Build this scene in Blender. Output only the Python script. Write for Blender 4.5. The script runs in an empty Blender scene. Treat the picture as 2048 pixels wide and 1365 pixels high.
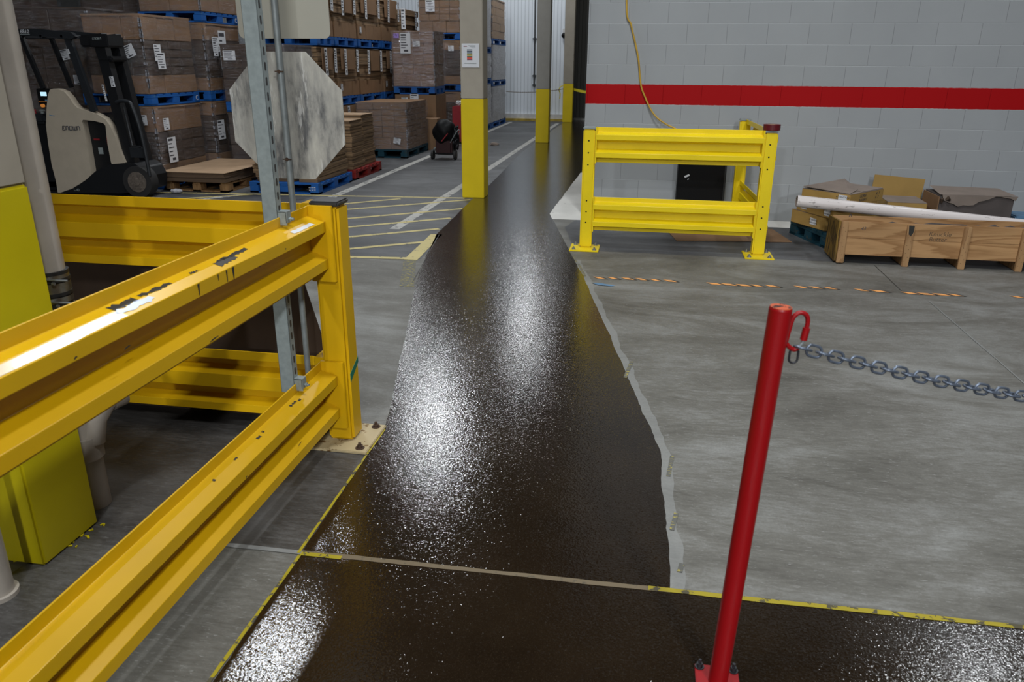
import bpy, bmesh, math, random
from mathutils import Vector, Matrix
random.seed(7)
S = bpy.context.scene
COL = S.collection
PI = math.pi

# ------------------------------------------------------------------ camera
def cam_basis(p, r, y):
    cy, sy = math.cos(y), math.sin(y)
    f = Vector((-sy*math.cos(p), cy*math.cos(p), -math.sin(p)))
    rt = Vector((cy, sy, 0)); up = rt.cross(f)
    c, s = math.cos(r), math.sin(r)
    X = c*rt - s*up          # image right
    D = s*rt + c*up
    return X, D, f
cd = bpy.data.cameras.new('camera'); cam = bpy.data.objects.new('camera', cd); COL.objects.link(cam)
rt, up, fw = cam_basis(0.3497, -0.0066, 0.1680)
R = Matrix((rt, up, -fw)).transposed()
cam.matrix_world = Matrix.Translation((0, 0, 1.637)) @ R.to_4x4()
cd.sensor_width = 36; cd.lens = 1527.6/2048*36; cd.clip_start = 0.05; cd.clip_end = 200
cd.dof.use_dof = True; cd.dof.focus_distance = 4.6; cd.dof.aperture_fstop = 5.0
S.camera = cam

# ------------------------------------------------------------------ light
w = bpy.data.worlds.new('world'); S.world = w; w.use_nodes = True
w.node_tree.nodes['Background'].inputs[0].default_value = (0.75, 0.85, 1, 1)
w.node_tree.nodes['Background'].inputs[1].default_value = 0.02
S.view_settings.view_transform = 'Standard'; S.view_settings.look = 'None'
S.view_settings.gamma = 1; S.view_settings.use_curve_mapping = False
S.view_settings.exposure = 0.02
def lamp(x, y, z, watts, sx=0.35, sy=1.3, col=(0.93, 0.97, 1.0)):
    l = bpy.data.lights.new('ceiling_lamp', 'AREA'); l.shape = 'RECTANGLE'; l.size = sx; l.size_y = sy
    l.energy = watts; l.color = col
    o = bpy.data.objects.new('ceiling_lamp', l); COL.objects.link(o); o.location = (x, y, z)
    return o
LAMPS = [(-4.45, 7.9, 5.9, 165, 0.25, 2.4), (-4.15, 14.6, 5.9, 155, 0.22, 2.0), (-3.2, 21.3, 5.9, 105, 0.3, 2.4), (-6.9, 20.6, 5.9, 70, 0.3, 2.4), (0.4, 4.4, 5.9, 175), (4.5, 8.1, 5.9, 60, 0.3, 1.2),  # far lamp left of the stacks is added to brighten the end wall
         (2.5, -3.0, 5.9, 420), (-1.4, 0.4, 5.9, 130), (-3.5, -15.0, 6.0, 1700), (3.0, -11.0, 6.0, 1700)]  # lamp close behind the camera is added to brighten the near rails
for a in LAMPS: lamp(*a)

# ------------------------------------------------------------------ materials
def lin(c):
    return tuple(((v/255)/12.92 if v/255 <= 0.04045 else ((v/255+0.055)/1.055)**2.4) for v in c) + (1,)
class NT:
    def __init__(s, name):
        s.m = bpy.data.materials.new(name); s.m.use_nodes = True; s.t = s.m.node_tree; s.b = s.t.nodes['Principled BSDF']
    def n(s, ty, **kw):
        o = s.t.nodes.new('ShaderNode'+ty)
        for k, v in kw.items():
            if k.startswith('_'): setattr(o, k[1:], v)
            else: o.inputs[k.replace('__', ' ')].default_value = v
        return o
    def l(s, a, b): s.t.links.new(a, b)
    def coord(s, scale=(1, 1, 1), loc=(0, 0, 0), rot=(0, 0, 0)):
        t = s.n('TexCoord'); mp = s.n('Mapping'); s.l(t.outputs['Object'], mp.inputs[0])
        mp.inputs['Scale'].default_value = scale; mp.inputs['Location'].default_value = loc; mp.inputs['Rotation'].default_value = rot
        return mp.outputs[0]
    def noise(s, v, scale, det=3, rough=0.55):
        o = s.n('TexNoise', Scale=scale, Detail=det, Roughness=rough); s.l(v, o.inputs['Vector']); return o.outputs['Fac']
    def ramp(s, f, stops):
        o = s.n('ValToRGB'); s.l(f, o.inputs[0]); e = o.color_ramp.elements
        while len(e) < len(stops): e.new(0.5)
        for i, (p, c) in enumerate(stops):
            e[i].position = p; e[i].color = c if len(c) == 4 else tuple(c)+(1,)
        return o.outputs[0]
    def mix(s, f, a, b, ty='MIX'):
        o = s.n('Mix', _data_type='RGBA', _blend_type=ty)
        for i, v in ((0, f), (6, a), (7, b)):
            if hasattr(v, 'is_output'): s.l(v, o.inputs[i])
            else: o.inputs[i].default_value = v
        return o.outputs[2]
    def math(s, op, a, b=0.0):
        o = s.n('Math', _operation=op)
        for i, v in ((0, a), (1, b)):
            if hasattr(v, 'is_output'): s.l(v, o.inputs[i])
            else: o.inputs[i].default_value = v
        return o.outputs[0]
    def bump(s, h, st, dist=0.01, nrm=None):
        o = s.n('Bump', Strength=st, Distance=dist); s.l(h, o.inputs['Height'])
        if nrm: s.l(nrm, o.inputs['Normal'])
        s.l(o.outputs[0], s.b.inputs['Normal']); return o.outputs[0]
    def base(s, c):
        if hasattr(c, 'is_output'): s.l(c, s.b.inputs['Base Color'])
        else: s.b.inputs['Base Color'].default_value = c
    def rough(s, c):
        if hasattr(c, 'is_output'): s.l(c, s.b.inputs['Roughness'])
        else: s.b.inputs['Roughness'].default_value = c
K = lambda v: (v, v, v, 1)
def plain(name, c, rough=0.5, metal=0.0, spec=0.5, var=0.12, vs=8, bump=0.0, bs=60):
    q = NT(name); v = q.coord(); f = q.noise(v, vs, 4)
    d = tuple(x*(1-var) for x in c[:3])+(1,); e = tuple(min(1, x*(1+var)) for x in c[:3])+(1,)
    q.base(q.ramp(f, [(0.3, d), (0.7, e)])); q.rough(rough); q.b.inputs['Metallic'].default_value = metal
    q.b.inputs['Specular IOR Level'].default_value = spec
    if bump: q.bump(q.noise(v, bs, 2), bump, 0.003)
    return q.m
def chipped(name, c, chip, thr, rough, cs=14, seed=0, bump=0.03, scale=(1, 1, 1), c2=None):
    q = NT(name); v = q.coord(loc=(seed, 0, 0), scale=scale)
    f = q.noise(v, 3, 4); d = tuple(x*0.88 for x in c[:3])+(1,)
    b = q.ramp(f, [(0.3, d), (0.7, c)])
    g = q.noise(v, cs, 6, 0.7); msk = q.ramp(g, [(thr, K(0)), (thr+0.012, K(1))])
    b = q.mix(msk, b, chip)
    q.base(b); q.b.inputs['Specular IOR Level'].default_value = 0.33; q.rough(q.mix(msk, K(rough), K(0.8))); q.bump(g, bump, 0.004)
    return q.m
M = {}
M['rail'] = chipped('rail_yellow_paint', (0.64, 0.37, 0.004, 1), (0.03, 0.025, 0.015, 1), 0.735, 0.33, 9, scale=(1, 1, 1))
M['bright'] = chipped('new_yellow_paint', (0.86, 0.64, 0.008, 1), (0.25, 0.2, 0.08, 1), 0.80, 0.32, 9, 5)
M['colyel'] = chipped('column_yellow_paint', (0.55, 0.45, 0.005, 1), (0.05, 0.05, 0.04, 1), 0.76, 0.42, 12, 3)
M['colyel2'] = chipped('column_gold_paint', (0.70, 0.52, 0.006, 1), (0.05, 0.05, 0.04, 1), 0.74, 0.42, 9, 8)
M['cream'] = plain('column_cream_paint', (0.33, 0.295, 0.24, 1), 0.55, var=0.08, vs=4)
M['colgrey'] = plain('column_grey_paint', (0.27, 0.26, 0.235, 1), 0.55, var=0.08, vs=4)
M['plate'] = chipped('worn_base_plate', (0.44, 0.35, 0.20, 1), (0.16, 0.09, 0.03, 1), 0.57, 0.55, 12, 2)
M['capb'] = plain('black_rubber_cap', (0.02, 0.02, 0.022, 1), 0.5)
M['capg'] = plain('grey_plastic_cap', (0.24, 0.27, 0.27, 1), 0.4)
M['bolt'] = plain('bolt_steel', (0.30, 0.32, 0.34, 1), 0.45, 0.8)
M['rust'] = plain('rusty_bolt', (0.07, 0.04, 0.025, 1), 0.7, 0.3, var=0.4, vs=90)
M['black'] = plain('black', (0.003, 0.003, 0.0035, 1), 0.6, spec=0.2)
M['green'] = plain('green_tape', (0.01, 0.14, 0.08, 1), 0.5)
M['pvc'] = plain('white_pvc', (0.37, 0.33, 0.285, 1), 0.35, var=0.10)
M['pvc2'] = chipped('scuffed_white_pvc', (0.72, 0.66, 0.64, 1), (0.30, 0.27, 0.25, 1), 0.62, 0.3, 14, 4, scale=(0.4, 2, 2))
M['rubber'] = plain('coupling_rubber', (0.012, 0.012, 0.012, 1), 0.5)
M['band'] = plain('stainless_band', (0.30, 0.29, 0.25, 1), 0.3, 0.9, var=0.3, vs=20)
M['redpost'] = chipped('red_post_paint', (0.27, 0.003, 0.005, 1), (0.10, 0.02, 0.015, 1), 0.66, 0.38, 18, 6, scale=(1, 1, 0.3))
M['redcap'] = chipped('worn_red_end', (0.50, 0.09, 0.03, 1), (0.03, 0.015, 0.015, 1), 0.53, 0.5, 60, 6)
M['chain'] = plain('chain_steel', (0.13, 0.155, 0.20, 1), 0.38, 0.6, var=0.3, vs=60)
M['darkring'] = plain('dark_ring_steel', (0.04, 0.04, 0.045, 1), 0.5, 0.6)
M['card'] = plain('cardboard', (0.205, 0.115, 0.057, 1), 0.75, var=0.10, vs=5)
M['cardlight'] = plain('pale_cardboard', (0.42, 0.28, 0.17, 1), 0.75, var=0.12, vs=5)
M['carddark'] = plain('dark_cardboard', (0.055, 0.033, 0.020, 1), 0.8, var=0.2, vs=5)  # darker copy of the cardboard, shade on the left stacks put into the colour
M['cardyel'] = plain('ochre_cardboard', (0.36, 0.22, 0.06, 1), 0.75, var=0.10, vs=5)
M['cardgrey'] = plain('dusty_cardboard', (0.22, 0.175, 0.145, 1), 0.8, var=0.12, vs=6)
M['greybox'] = plain('grey_brown_board', (0.085, 0.070, 0.065, 1), 0.8, var=0.15, vs=6)
M['paper'] = plain('label_paper', (0.62, 0.63, 0.66, 1), 0.6, var=0.04)
M['ink'] = plain('label_ink', (0.05, 0.05, 0.06, 1), 0.6)
M['pencil'] = plain('pencil_marks', (0.12, 0.07, 0.035, 1), 0.7)
M['blueink'] = plain('blue_ink', (0.10, 0.16, 0.30, 1), 0.6)
M['purple'] = plain('purple_sticker', (0.36, 0.24, 0.66, 1), 0.6, var=0.05)
M['bluepal'] = chipped('blue_pallet_paint', (0.012, 0.10, 0.36, 1), (0.05, 0.16, 0.28, 1), 0.63, 0.55, 9)
M['tealpal'] = chipped('teal_pallet_paint', (0.004, 0.045, 0.07, 1), (0.04, 0.05, 0.045, 1), 0.60, 0.6, 9, 3)  # teal darkened to hold the shade below the boxes
M['redpal'] = chipped('red_pallet_paint', (0.24, 0.015, 0.012, 1), (0.12, 0.05, 0.03, 1), 0.62, 0.6, 9, 3)
M['galv'] = plain('galvanised_steel', (0.24, 0.275, 0.275, 1), 0.5, 0.3, var=0.12, vs=40)
M['galvd'] = plain('dull_galvanised_tube', (0.22, 0.24, 0.24, 1), 0.45, 0.3, var=0.15, vs=30)
M['fdark'] = plain('truck_black_paint', (0.004, 0.0045, 0.006, 1), 0.45)
M['fgrey'] = plain('truck_dark_grey', (0.010, 0.012, 0.015, 1), 0.5)
M['fbeige'] = plain('truck_beige_cover', (0.42, 0.36, 0.28, 1), 0.45, var=0.05)
M['tyre'] = plain('tyre_rubber', (0.014, 0.013, 0.013, 1), 0.7)
M['hub'] = plain('dusty_hub', (0.10, 0.08, 0.065, 1), 0.7, var=0.4, vs=30)
M['orange'] = plain('orange_tape', (0.75, 0.33, 0.10, 1), 0.6, var=0.2, vs=30)
M['ducktape'] = plain('tape_roll', (0.10, 0.008, 0.012, 1), 0.35)
M['redcab'] = plain('red_cabinet_paint', (0.22, 0.006, 0.012, 1), 0.5)
M['cord'] = plain('yellow_cord', (0.50, 0.30, 0.03, 1), 0.5)
M['pipe'] = plain('dark_pipe', (0.07, 0.075, 0.08, 1), 0.5, 0.3)
M['caution'] = plain('caution_ribbon', (0.70, 0.58, 0.02, 1), 0.5)
M['curb'] = plain('yellow_curb', (0.42, 0.30, 0.05, 1), 0.7, var=0.3)
M['white'] = plain('white_plastic', (0.6, 0.6, 0.6, 1), 0.5)
M['bluescrap'] = plain('blue_scrap', (0.10, 0.20, 0.32, 1), 0.6)
def m_wood(name, a, b, ax=(1, 12, 12), seed=0):
    q = NT(name); v = q.coord(scale=ax, loc=(seed, seed, seed)); n = q.noise(v, 0.9, 6, 0.62); big = q.noise(v, 0.35, 2)
    wv = q.math('FRACT', q.math('MULTIPLY', q.math('ADD', big, q.math('MULTIPLY', n, 0.22)), 13.0))
    c = q.ramp(wv, [(0.0, a), (0.55, b), (0.9, b), (1.0, a)]); c2 = q.ramp(n, [(0.3, K(0.8)), (0.7, K(1.08))])
    q.base(q.mix(1.0, c, c2, 'MULTIPLY')); q.rough(0.7); q.b.inputs['Specular IOR Level'].default_value = 0.25; q.bump(wv, 0.1, 0.001); return q.m
M['pine'] = m_wood('pine_board', (0.30, 0.155, 0.062, 1), (0.46, 0.265, 0.12, 1), (0.8, 9, 9))
M['pine2'] = m_wood('pine_batten', (0.28, 0.15, 0.065, 1), (0.40, 0.235, 0.11, 1), (10, 10, 2), 3)
M['osb'] = m_wood('weathered_strand_board', (0.05, 0.03, 0.012, 1), (0.22, 0.13, 0.025, 1), (10, 10, 2), 7)
def m_stack(name, a, b, fr=1.0):
    q = NT(name); v = q.coord(scale=(1.2, 1.2, 110*fr)); n = q.noise(v, 1.0, 2, 0.6)
    q.base(q.ramp(n, [(0.32, a), (0.62, b)])); q.rough(0.85); q.bump(n, 0.4, 0.004); return q.m
M['flats'] = m_stack('cardboard_edges', (0.06, 0.036, 0.02, 1), (0.30, 0.19, 0.10, 1))
M['flatsdark'] = m_stack('dark_cardboard_edges', (0.05, 0.03, 0.018, 1), (0.13, 0.08, 0.045, 1), 1.6)
def m_film(nm='stretch_film', dc=(0.16, 0.15, 0.15, 1), lo=0.03, hi=0.42):
    q = NT(nm); v = q.coord(scale=(2, 2, 14)); n = q.noise(v, 3.0, 4, 0.7); v2 = q.coord(scale=(14, 14, 3)); n2 = q.noise(v2, 4.0, 3, 0.6)
    h = q.math('ADD', n, n2); bm_ = q.n('Bump', Strength=0.9, Distance=0.03); q.l(h, bm_.inputs['Height'])
    g = q.n('BsdfGlossy', Roughness=0.16); g.inputs['Color'].default_value = (0.9, 0.92, 1, 1); q.l(bm_.outputs[0], g.inputs['Normal'])
    d = q.n('BsdfDiffuse'); d.inputs['Color'].default_value = dc
    m2 = q.n('MixShader'); m2.inputs[0].default_value = 0.45; q.l(g.outputs[0], m2.inputs[1]); q.l(d.outputs[0], m2.inputs[2])
    tr = q.n('BsdfTransparent'); m1 = q.n('MixShader'); q.l(q.ramp(n, [(0.42, K(lo)), (0.70, K(hi))]), m1.inputs[0])
    q.l(tr.outputs[0], m1.inputs[1]); q.l(m2.outputs[0], m1.inputs[2])
    q.l(m1.outputs[0], q.t.nodes['Material Output'].inputs[0]); return q.m
M['film'] = m_film()
M['film2'] = m_film('sheen_stretch_film', (0.34, 0.33, 0.36, 1), 0.08, 0.55)  # whitish sheen on the wrap put into a paler diffuse colour
M['fold'] = plain('bunched_film', (0.22, 0.22, 0.24, 1), 0.18, spec=0.8, var=0.6, vs=40, bump=0.8, bs=90)
def m_filmw():
    q = NT('milky_stretch_film'); v = q.coord(scale=(3, 3, 9)); n = q.noise(v, 3.0, 5, 0.7)
    q.base(q.ramp(n, [(0.3, (0.34, 0.33, 0.35, 1)), (0.7, (0.56, 0.56, 0.60, 1))])); q.rough(0.3); q.bump(n, 0.7, 0.03); return q.m
M['filmw'] = m_filmw()
def m_sign():
    q = NT('weathered_aluminium'); v = q.coord(scale=(5, 5, 1.5)); n = q.noise(v, 2.2, 8, 0.68)
    v2 = q.coord(scale=(30, 30, 4)); n2 = q.noise(v2, 1.5, 4, 0.7)
    c = q.ramp(n, [(0.36, (0.09, 0.09, 0.09, 1)), (0.47, (0.27, 0.26, 0.235, 1)), (0.66, (0.43, 0.41, 0.355, 1))])
    c = q.mix(q.ramp(n2, [(0.60, K(0)), (0.66, K(0.5))]), c, (0.60, 0.59, 0.56, 1))
    q.base(c); q.rough(0.5); return q.m
M['sign'] = m_sign()
M['signc'] = plain('cream_sign_back', (0.31, 0.295, 0.245, 1), 0.4, var=0.06, vs=3)
def m_block():
    q = NT('painted_block_wall'); t = q.n('TexCoord'); sp = q.n('SeparateXYZ'); q.l(t.outputs['Object'], sp.inputs[0])
    cb = q.n('CombineXYZ'); q.l(q.math('ADD', sp.outputs[0], 0.469+4.064), cb.inputs[0]); q.l(sp.outputs[2], cb.inputs[1])
    br = q.n('TexBrick', Scale=1.0); br.inputs['Brick Width'].default_value = 0.4064; br.inputs['Row Height'].default_value = 0.2032
    br.inputs['Mortar Size'].default_value = 0.0032; br.inputs['Mortar Smooth'].default_value = 0.6; br.offset = 0.5
    br.inputs['Color1'].default_value = K(1); br.inputs['Color2'].default_value = K(0.965); br.inputs['Mortar'].default_value = K(1.0)
    q.l(cb.outputs[0], br.inputs['Vector'])
    v = q.coord(); n = q.noise(v, 1.5, 4)
    paint = q.ramp(n, [(0.3, (0.345, 0.360, 0.372, 1)), (0.7, (0.375, 0.390, 0.402, 1))])
    edge = q.math('ADD', sp.outputs[2], q.math('MULTIPLY', q.math('SUBTRACT', q.noise(v, 30, 3), 0.5), 0.008))
    band = q.math('MULTIPLY', q.math('GREATER_THAN', edge, 1.2192), q.math('LESS_THAN', edge, 1.4235))
    chips = q.ramp(q.noise(v, 40, 4, 0.7), [(0.735, K(1)), (0.75, K(0))])
    band = q.math('MULTIPLY', band, chips)
    c = q.mix(band, paint, (0.40, 0.002, 0.004, 1)); c = q.mix(1.0, c, br.outputs['Color'], 'MULTIPLY')
    hm = q.math('LESS_THAN', q.math('PINGPONG', sp.outputs[2], 0.1016), 0.0030)      # bed joints coloured pale for the light they catch, head joints dark
    c = q.mix(q.math('MULTIPLY', br.outputs['Fac'], 0.9), c, q.mix(1.0, c, q.mix(hm, K(0.74), K(1.45)), 'MULTIPLY'))
    q.base(c); q.rough(0.6); q.b.inputs['Specular IOR Level'].default_value = 0.15
    h = q.math('SUBTRACT', 1.0, br.outputs['Fac']); h2 = q.math('ADD', h, q.math('MULTIPLY', q.noise(v, 120, 3), 0.16))
    q.bump(h2, 0.55, 0.006); return q.m
M['block'] = m_block()
def m_panel(name, a, b, freq=1.0):
    q = NT(name); t = q.n('TexCoord'); sp = q.n('SeparateXYZ'); q.l(t.outputs['Object'], sp.inputs[0])
    x = q.math('FRACT', q.math('MULTIPLY', sp.outputs[0], 9.5*freq)); f = q.ramp(x, [(0.0, K(0)), (0.06, K(0)), (0.14, K(1)), (0.9, K(1)), (1.0, K(0))])
    q.base(q.mix(f, a, b)); q.rough(0.4); q.bump(f, 0.6, 0.01); return q.m
M['farwall'] = m_panel('ribbed_white_panel', (0.58, 0.62, 0.67, 1), (0.76, 0.81, 0.87, 1))
M['darkwall'] = m_panel('ribbed_shaded_panel', (0.11, 0.11, 0.105, 1), (0.20, 0.20, 0.19, 1))  # same ribbed panel in darker paint, standing in for shade on the back wall
M['gloomwall'] = plain('gloomy_wall', (0.05, 0.05, 0.05, 1), 0.8)
M['roof'] = plain('roof_deck', (0.16, 0.17, 0.18, 1), 0.8)
def m_conc(name, a, b, c, rough=0.6, streak=1.0):
    q = NT(name); v = q.coord(); vs = q.coord(scale=(1.5, 6.5, 1), rot=(0, 0, 0.09))
    big = q.noise(v, 0.8, 5, 0.6); st = q.noise(vs, 9.0, 8, 0.75); fine = q.noise(v, 90, 3, 0.7)
    dis = q.n('TexNoise', Scale=1.1, Detail=6.0, Roughness=0.65, Distortion=1.6); q.l(q.coord(scale=(0.8, 1.8, 1), loc=(3, 1, 0)), dis.inputs['Vector'])
    f = q.math('ADD', q.math('MULTIPLY', big, 0.45), q.math('ADD', q.math('MULTIPLY', st, 0.30*streak), q.math('MULTIPLY', dis.outputs['Fac'], 0.42)))
    col = q.ramp(f, [(0.46, a), (0.575, b), (0.69, c)])
    col = q.mix(q.ramp(fine, [(0.3, K(0.35)), (0.7, K(0))]), col, a)
    sk = q.n('TexNoise', Scale=13.0, Detail=4.0, Roughness=0.7, Distortion=0.8); q.l(q.coord(scale=(2.2, 10.0, 1), rot=(0, 0, -0.12)), sk.inputs['Vector'])
    col = q.mix(q.ramp(sk.outputs['Fac'], [(0.59, K(0)), (0.66, K(0.6))]), col, c)
    q.base(col); q.rough(q.ramp(st, [(0.3, K(rough-0.1)), (0.7, K(rough+0.12))]))
    q.bump(q.math('ADD', q.math('MULTIPLY', st, 0.7), q.math('MULTIPLY', fine, 0.3)), 0.22, 0.006); return q.m
M['concrete'] = m_conc('brushed_concrete', (0.068, 0.063, 0.052, 1), (0.136, 0.130, 0.113, 1), (0.24, 0.24, 0.225, 1))
M['concrete2'] = m_conc('aisle_concrete', (0.036, 0.037, 0.039, 1), (0.074, 0.076, 0.079, 1), (0.14, 0.144, 0.15, 1), 0.55)
M['concdark'] = m_conc('dark_concrete', (0.026, 0.023, 0.020, 1), (0.058, 0.054, 0.050, 1), (0.12, 0.116, 0.11, 1), 0.42)  # darker, smoother concrete inside and beside the near barrier
M['edgeband'] = m_conc('pale_concrete_edge', (0.15, 0.15, 0.14, 1), (0.20, 0.20, 0.188, 1), (0.24, 0.24, 0.225, 1))
M['floorwhite'] = chipped('white_floor_paint', (0.80, 0.78, 0.73, 1), (0.16, 0.16, 0.15, 1), 0.66, 0.45, 14)
M['laneline'] = chipped('worn_white_line', (0.46, 0.45, 0.42, 1), (0.17, 0.17, 0.17, 1), 0.56, 0.6, 9)
M['hatch'] = chipped('worn_yellow_line', (0.55, 0.46, 0.20, 1), (0.17, 0.165, 0.14, 1), 0.60, 0.6, 16)
M['edgeyel'] = chipped('yellow_edge_paint', (0.34, 0.27, 0.015, 1), (0.08, 0.07, 0.04, 1), 0.56, 0.5, 20)
M['faded'] = chipped('faded_yellow_line', (0.115, 0.113, 0.10, 1), (0.36, 0.30, 0.07, 1), 0.56, 0.6, 26, scale=(1, 2.4, 1))
M['sand'] = chipped('sandy_joint_filler', (0.15, 0.115, 0.07, 1), (0.09, 0.075, 0.05, 1), 0.60, 0.8, 40)
M['crack'] = plain('joint_line', (0.19, 0.19, 0.18, 1), 0.8)
M['seam'] = plain('dark_seam', (0.05, 0.045, 0.04, 1), 0.6)
def m_wet():
    q = NT('wet_dark_coating'); v = q.coord(); n = q.noise(v, 1.3, 5, 0.6); sp = q.noise(v, 420, 2, 0.5)
    col = q.ramp(n, [(0.3, (0.009, 0.0052, 0.0026, 1)), (0.7, (0.018, 0.011, 0.0055, 1))])
    col = q.mix(q.ramp(sp, [(0.60, K(0)), (0.70, K(0.55))]), col, (0.055, 0.040, 0.025, 1))
    q.base(col); q.rough(q.ramp(n, [(0.3, K(0.07)), (0.7, K(0.11))])); q.b.inputs['Specular IOR Level'].default_value = 0.6
    f = q.noise(v, 120, 2, 0.5); bp = q.n('Bump', Strength=1.0, Distance=0.00075); q.l(f, bp.inputs['Height'])
    vo = q.n('TexVoronoi', Scale=230.0); q.l(v, vo.inputs['Vector'])      # glossy grains, each with its own tilt
    def vm(op, a, b):
        o = q.n('VectorMath', _operation=op)
        for k_, x_ in enumerate((a, b)):
            if hasattr(x_, 'is_output'): q.l(x_, o.inputs[k_])
            else: o.inputs[k_].default_value = x_
        return o.outputs[0]
    d = vm('SUBTRACT', vo.outputs['Color'], (0.5, 0.5, 0.5)); d3 = vm('MULTIPLY', vm('MULTIPLY', d, d), d); d3 = vm('MULTIPLY', d3, (0.62, 0.62, 0.0))
    nn = q.n('VectorMath', _operation='NORMALIZE'); q.l(vm('ADD', bp.outputs[0], d3), nn.inputs[0]); q.l(nn.outputs[0], q.b.inputs['Normal']); return q.m
M['wet'] = m_wet()
def emit(name, c, st):
    q = NT(name); q.base(K(0.02)); q.b.inputs['Emission Color'].default_value = c; q.b.inputs['Emission Strength'].default_value = st; return q.m
M['screen'] = emit('lit_screen', (0.55, 0.85, 1.0, 1), 1.0)
M['amber'] = emit('amber_light', (1.0, 0.35, 0.05, 1), 0.35)

# ------------------------------------------------------------------ mesh builder
class MB:
    def __init__(s): s.v = []; s.f = []; s.mi = []; s.sm = []
    def add(s, vs, fs, mi=0, sm=False, T=None):
        k = len(s.v); s.v += [tuple(T @ Vector(p)) if T else tuple(p) for p in vs]
        s.f += [tuple(i+k for i in f) for f in fs]; s.mi += [mi]*len(fs); s.sm += [sm]*len(fs); return s
    def box(s, x0, x1, y0, y1, z0, z1, mi=0, b=0.0, T=None):
        if b <= 0:
            vs = [(x0, y0, z0), (x1, y0, z0), (x1, y1, z0), (x0, y1, z0), (x0, y0, z1), (x1, y0, z1), (x1, y1, z1), (x0, y1, z1)]
            return s.add(vs, [(0, 3, 2, 1), (4, 5, 6, 7), (0, 1, 5, 4), (1, 2, 6, 5), (2, 3, 7, 6), (3, 0, 4, 7)], mi, False, T)
        bm = bmesh.new(); bmesh.ops.create_cube(bm, size=1)
        for v in bm.verts: v.co = ((x0+x1)/2+v.co.x*(x1-x0), (y0+y1)/2+v.co.y*(y1-y0), (z0+z1)/2+v.co.z*(z1-z0))
        bmesh.ops.bevel(bm, geom=bm.edges[:], offset=b, segments=2, affect='EDGES')
        return s.frombm(bm, mi, T)
    def frombm(s, bm, mi=0, T=None, sm=False):
        bm.verts.index_update(); s.add([v.co[:] for v in bm.verts], [[v.index for v in f.verts] for f in bm.faces], mi, sm, T); bm.free(); return s
    def cyl(s, p0, p1, r0, r1=None, n=20, mi=0, cap=True, T=None):
        r1 = r0 if r1 is None else r1; p0 = Vector(p0); p1 = Vector(p1); d = (p1-p0).normalized()
        a = d.orthogonal().normalized(); b = d.cross(a); vs = []
        for p, r in ((p0, r0), (p1, r1)):
            for i in range(n): vs.append(p+(a*math.cos(2*PI*i/n)+b*math.sin(2*PI*i/n))*r)
        s.add(vs, [(i, (i+1) % n, n+(i+1) % n, n+i) for i in range(n)], mi, True, T)
        if cap: s.add(vs, [tuple(range(n))[::-1], tuple(range(n, 2*n))], mi, False, T)
        return s
    def tube(s, pts, r, n=8, mi=0, closed=False, T=None, cap=True):
        P = [Vector(p) for p in pts]; m = len(P); vs = []; prev = None
        for i in range(m):
            if closed: d = (P[(i+1) % m]-P[i-1]).normalized()
            else: d = (P[min(i+1, m-1)]-P[max(i-1, 0)]).normalized()
            if prev is None: a = d.orthogonal().normalized()
            else:
                a = prev-d*prev.dot(d); a = a.normalized() if a.length > 1e-6 else d.orthogonal().normalized()
            prev = a; b = d.cross(a); rr = r[i] if isinstance(r, (list, tuple)) else r
            for j in range(n): vs.append(P[i]+(a*math.cos(2*PI*j/n)+b*math.sin(2*PI*j/n))*rr)
        fs = []
        for i in range(m if closed else m-1):
            k = (i+1) % m
            for j in range(n): fs.append((i*n+j, i*n+(j+1) % n, k*n+(j+1) % n, k*n+j))
        s.add(vs, fs, mi, True, T)
        if not closed and cap: s.add(vs, [tuple(range(n))[::-1], tuple(range((m-1)*n, m*n))], mi, False, T)
        return s
    def prism(s, poly, a0, a1, ax='y', mi=0, T=None, mi_side=None):
        def P(u, v, a): return {'y': (u, a, v), 'x': (a, u, v), 'z': (u, v, a)}[ax]
        n = len(poly); vs = [P(u, v, a0) for u, v in poly]+[P(u, v, a1) for u, v in poly]
        s.add(vs, [tuple(range(n)), tuple(range(n, 2*n))[::-1]], mi, False, T)
        return s.add(vs, [(i, n+i, n+(i+1) % n, (i+1) % n) for i in range(n)], mi if mi_side is None else mi_side, False, T)
    def build(s, name, mats, parent=None, world=True, bevel=0, seg=2, fix=True):
        me = bpy.data.meshes.new(name)
        vs = [Vector(v) for v in s.v]
        if parent is not None and world:
            W = Matrix.LocRotScale(parent.location, parent.rotation_euler, None)
            if parent.parent: W = Matrix.LocRotScale(parent.parent.location, parent.parent.rotation_euler, None) @ W
            W = W.inverted(); vs = [W @ v for v in vs]
        me.from_pydata([tuple(v) for v in vs], [], s.f)
        if not isinstance(mats, (list, tuple)): mats = [mats]
        for m in mats: me.materials.append(M[m] if isinstance(m, str) else m)
        me.polygons.foreach_set('material_index', s.mi); me.polygons.foreach_set('use_smooth', s.sm)
        if fix:
            bm = bmesh.new(); bm.from_mesh(me); bmesh.ops.recalc_face_normals(bm, faces=bm.faces[:]); bm.to_mesh(me); bm.free()
        me.update(); o = bpy.data.objects.new(name, me); COL.objects.link(o); o.parent = parent
        if bevel:
            md = o.modifiers.new('bevel', 'BEVEL'); md.width = bevel; md.segments = seg; md.limit_method = 'ANGLE'; md.angle_limit = 0.6
        return o
def tag(o, label, cat, group=None):
    o['label'] = label; o['category'] = cat
    if group: o['group'] = group
    return o
def thing(name, label, cat, loc=(0, 0, 0), rz=0, group=None):
    o = bpy.data.objects.new(name, None); COL.objects.link(o); o.location = loc; o.rotation_euler = (0, 0, rz)
    o.empty_display_size = 0.1; return tag(o, label, cat, group)
def struct(o): o['kind'] = 'structure'; return o
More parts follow.
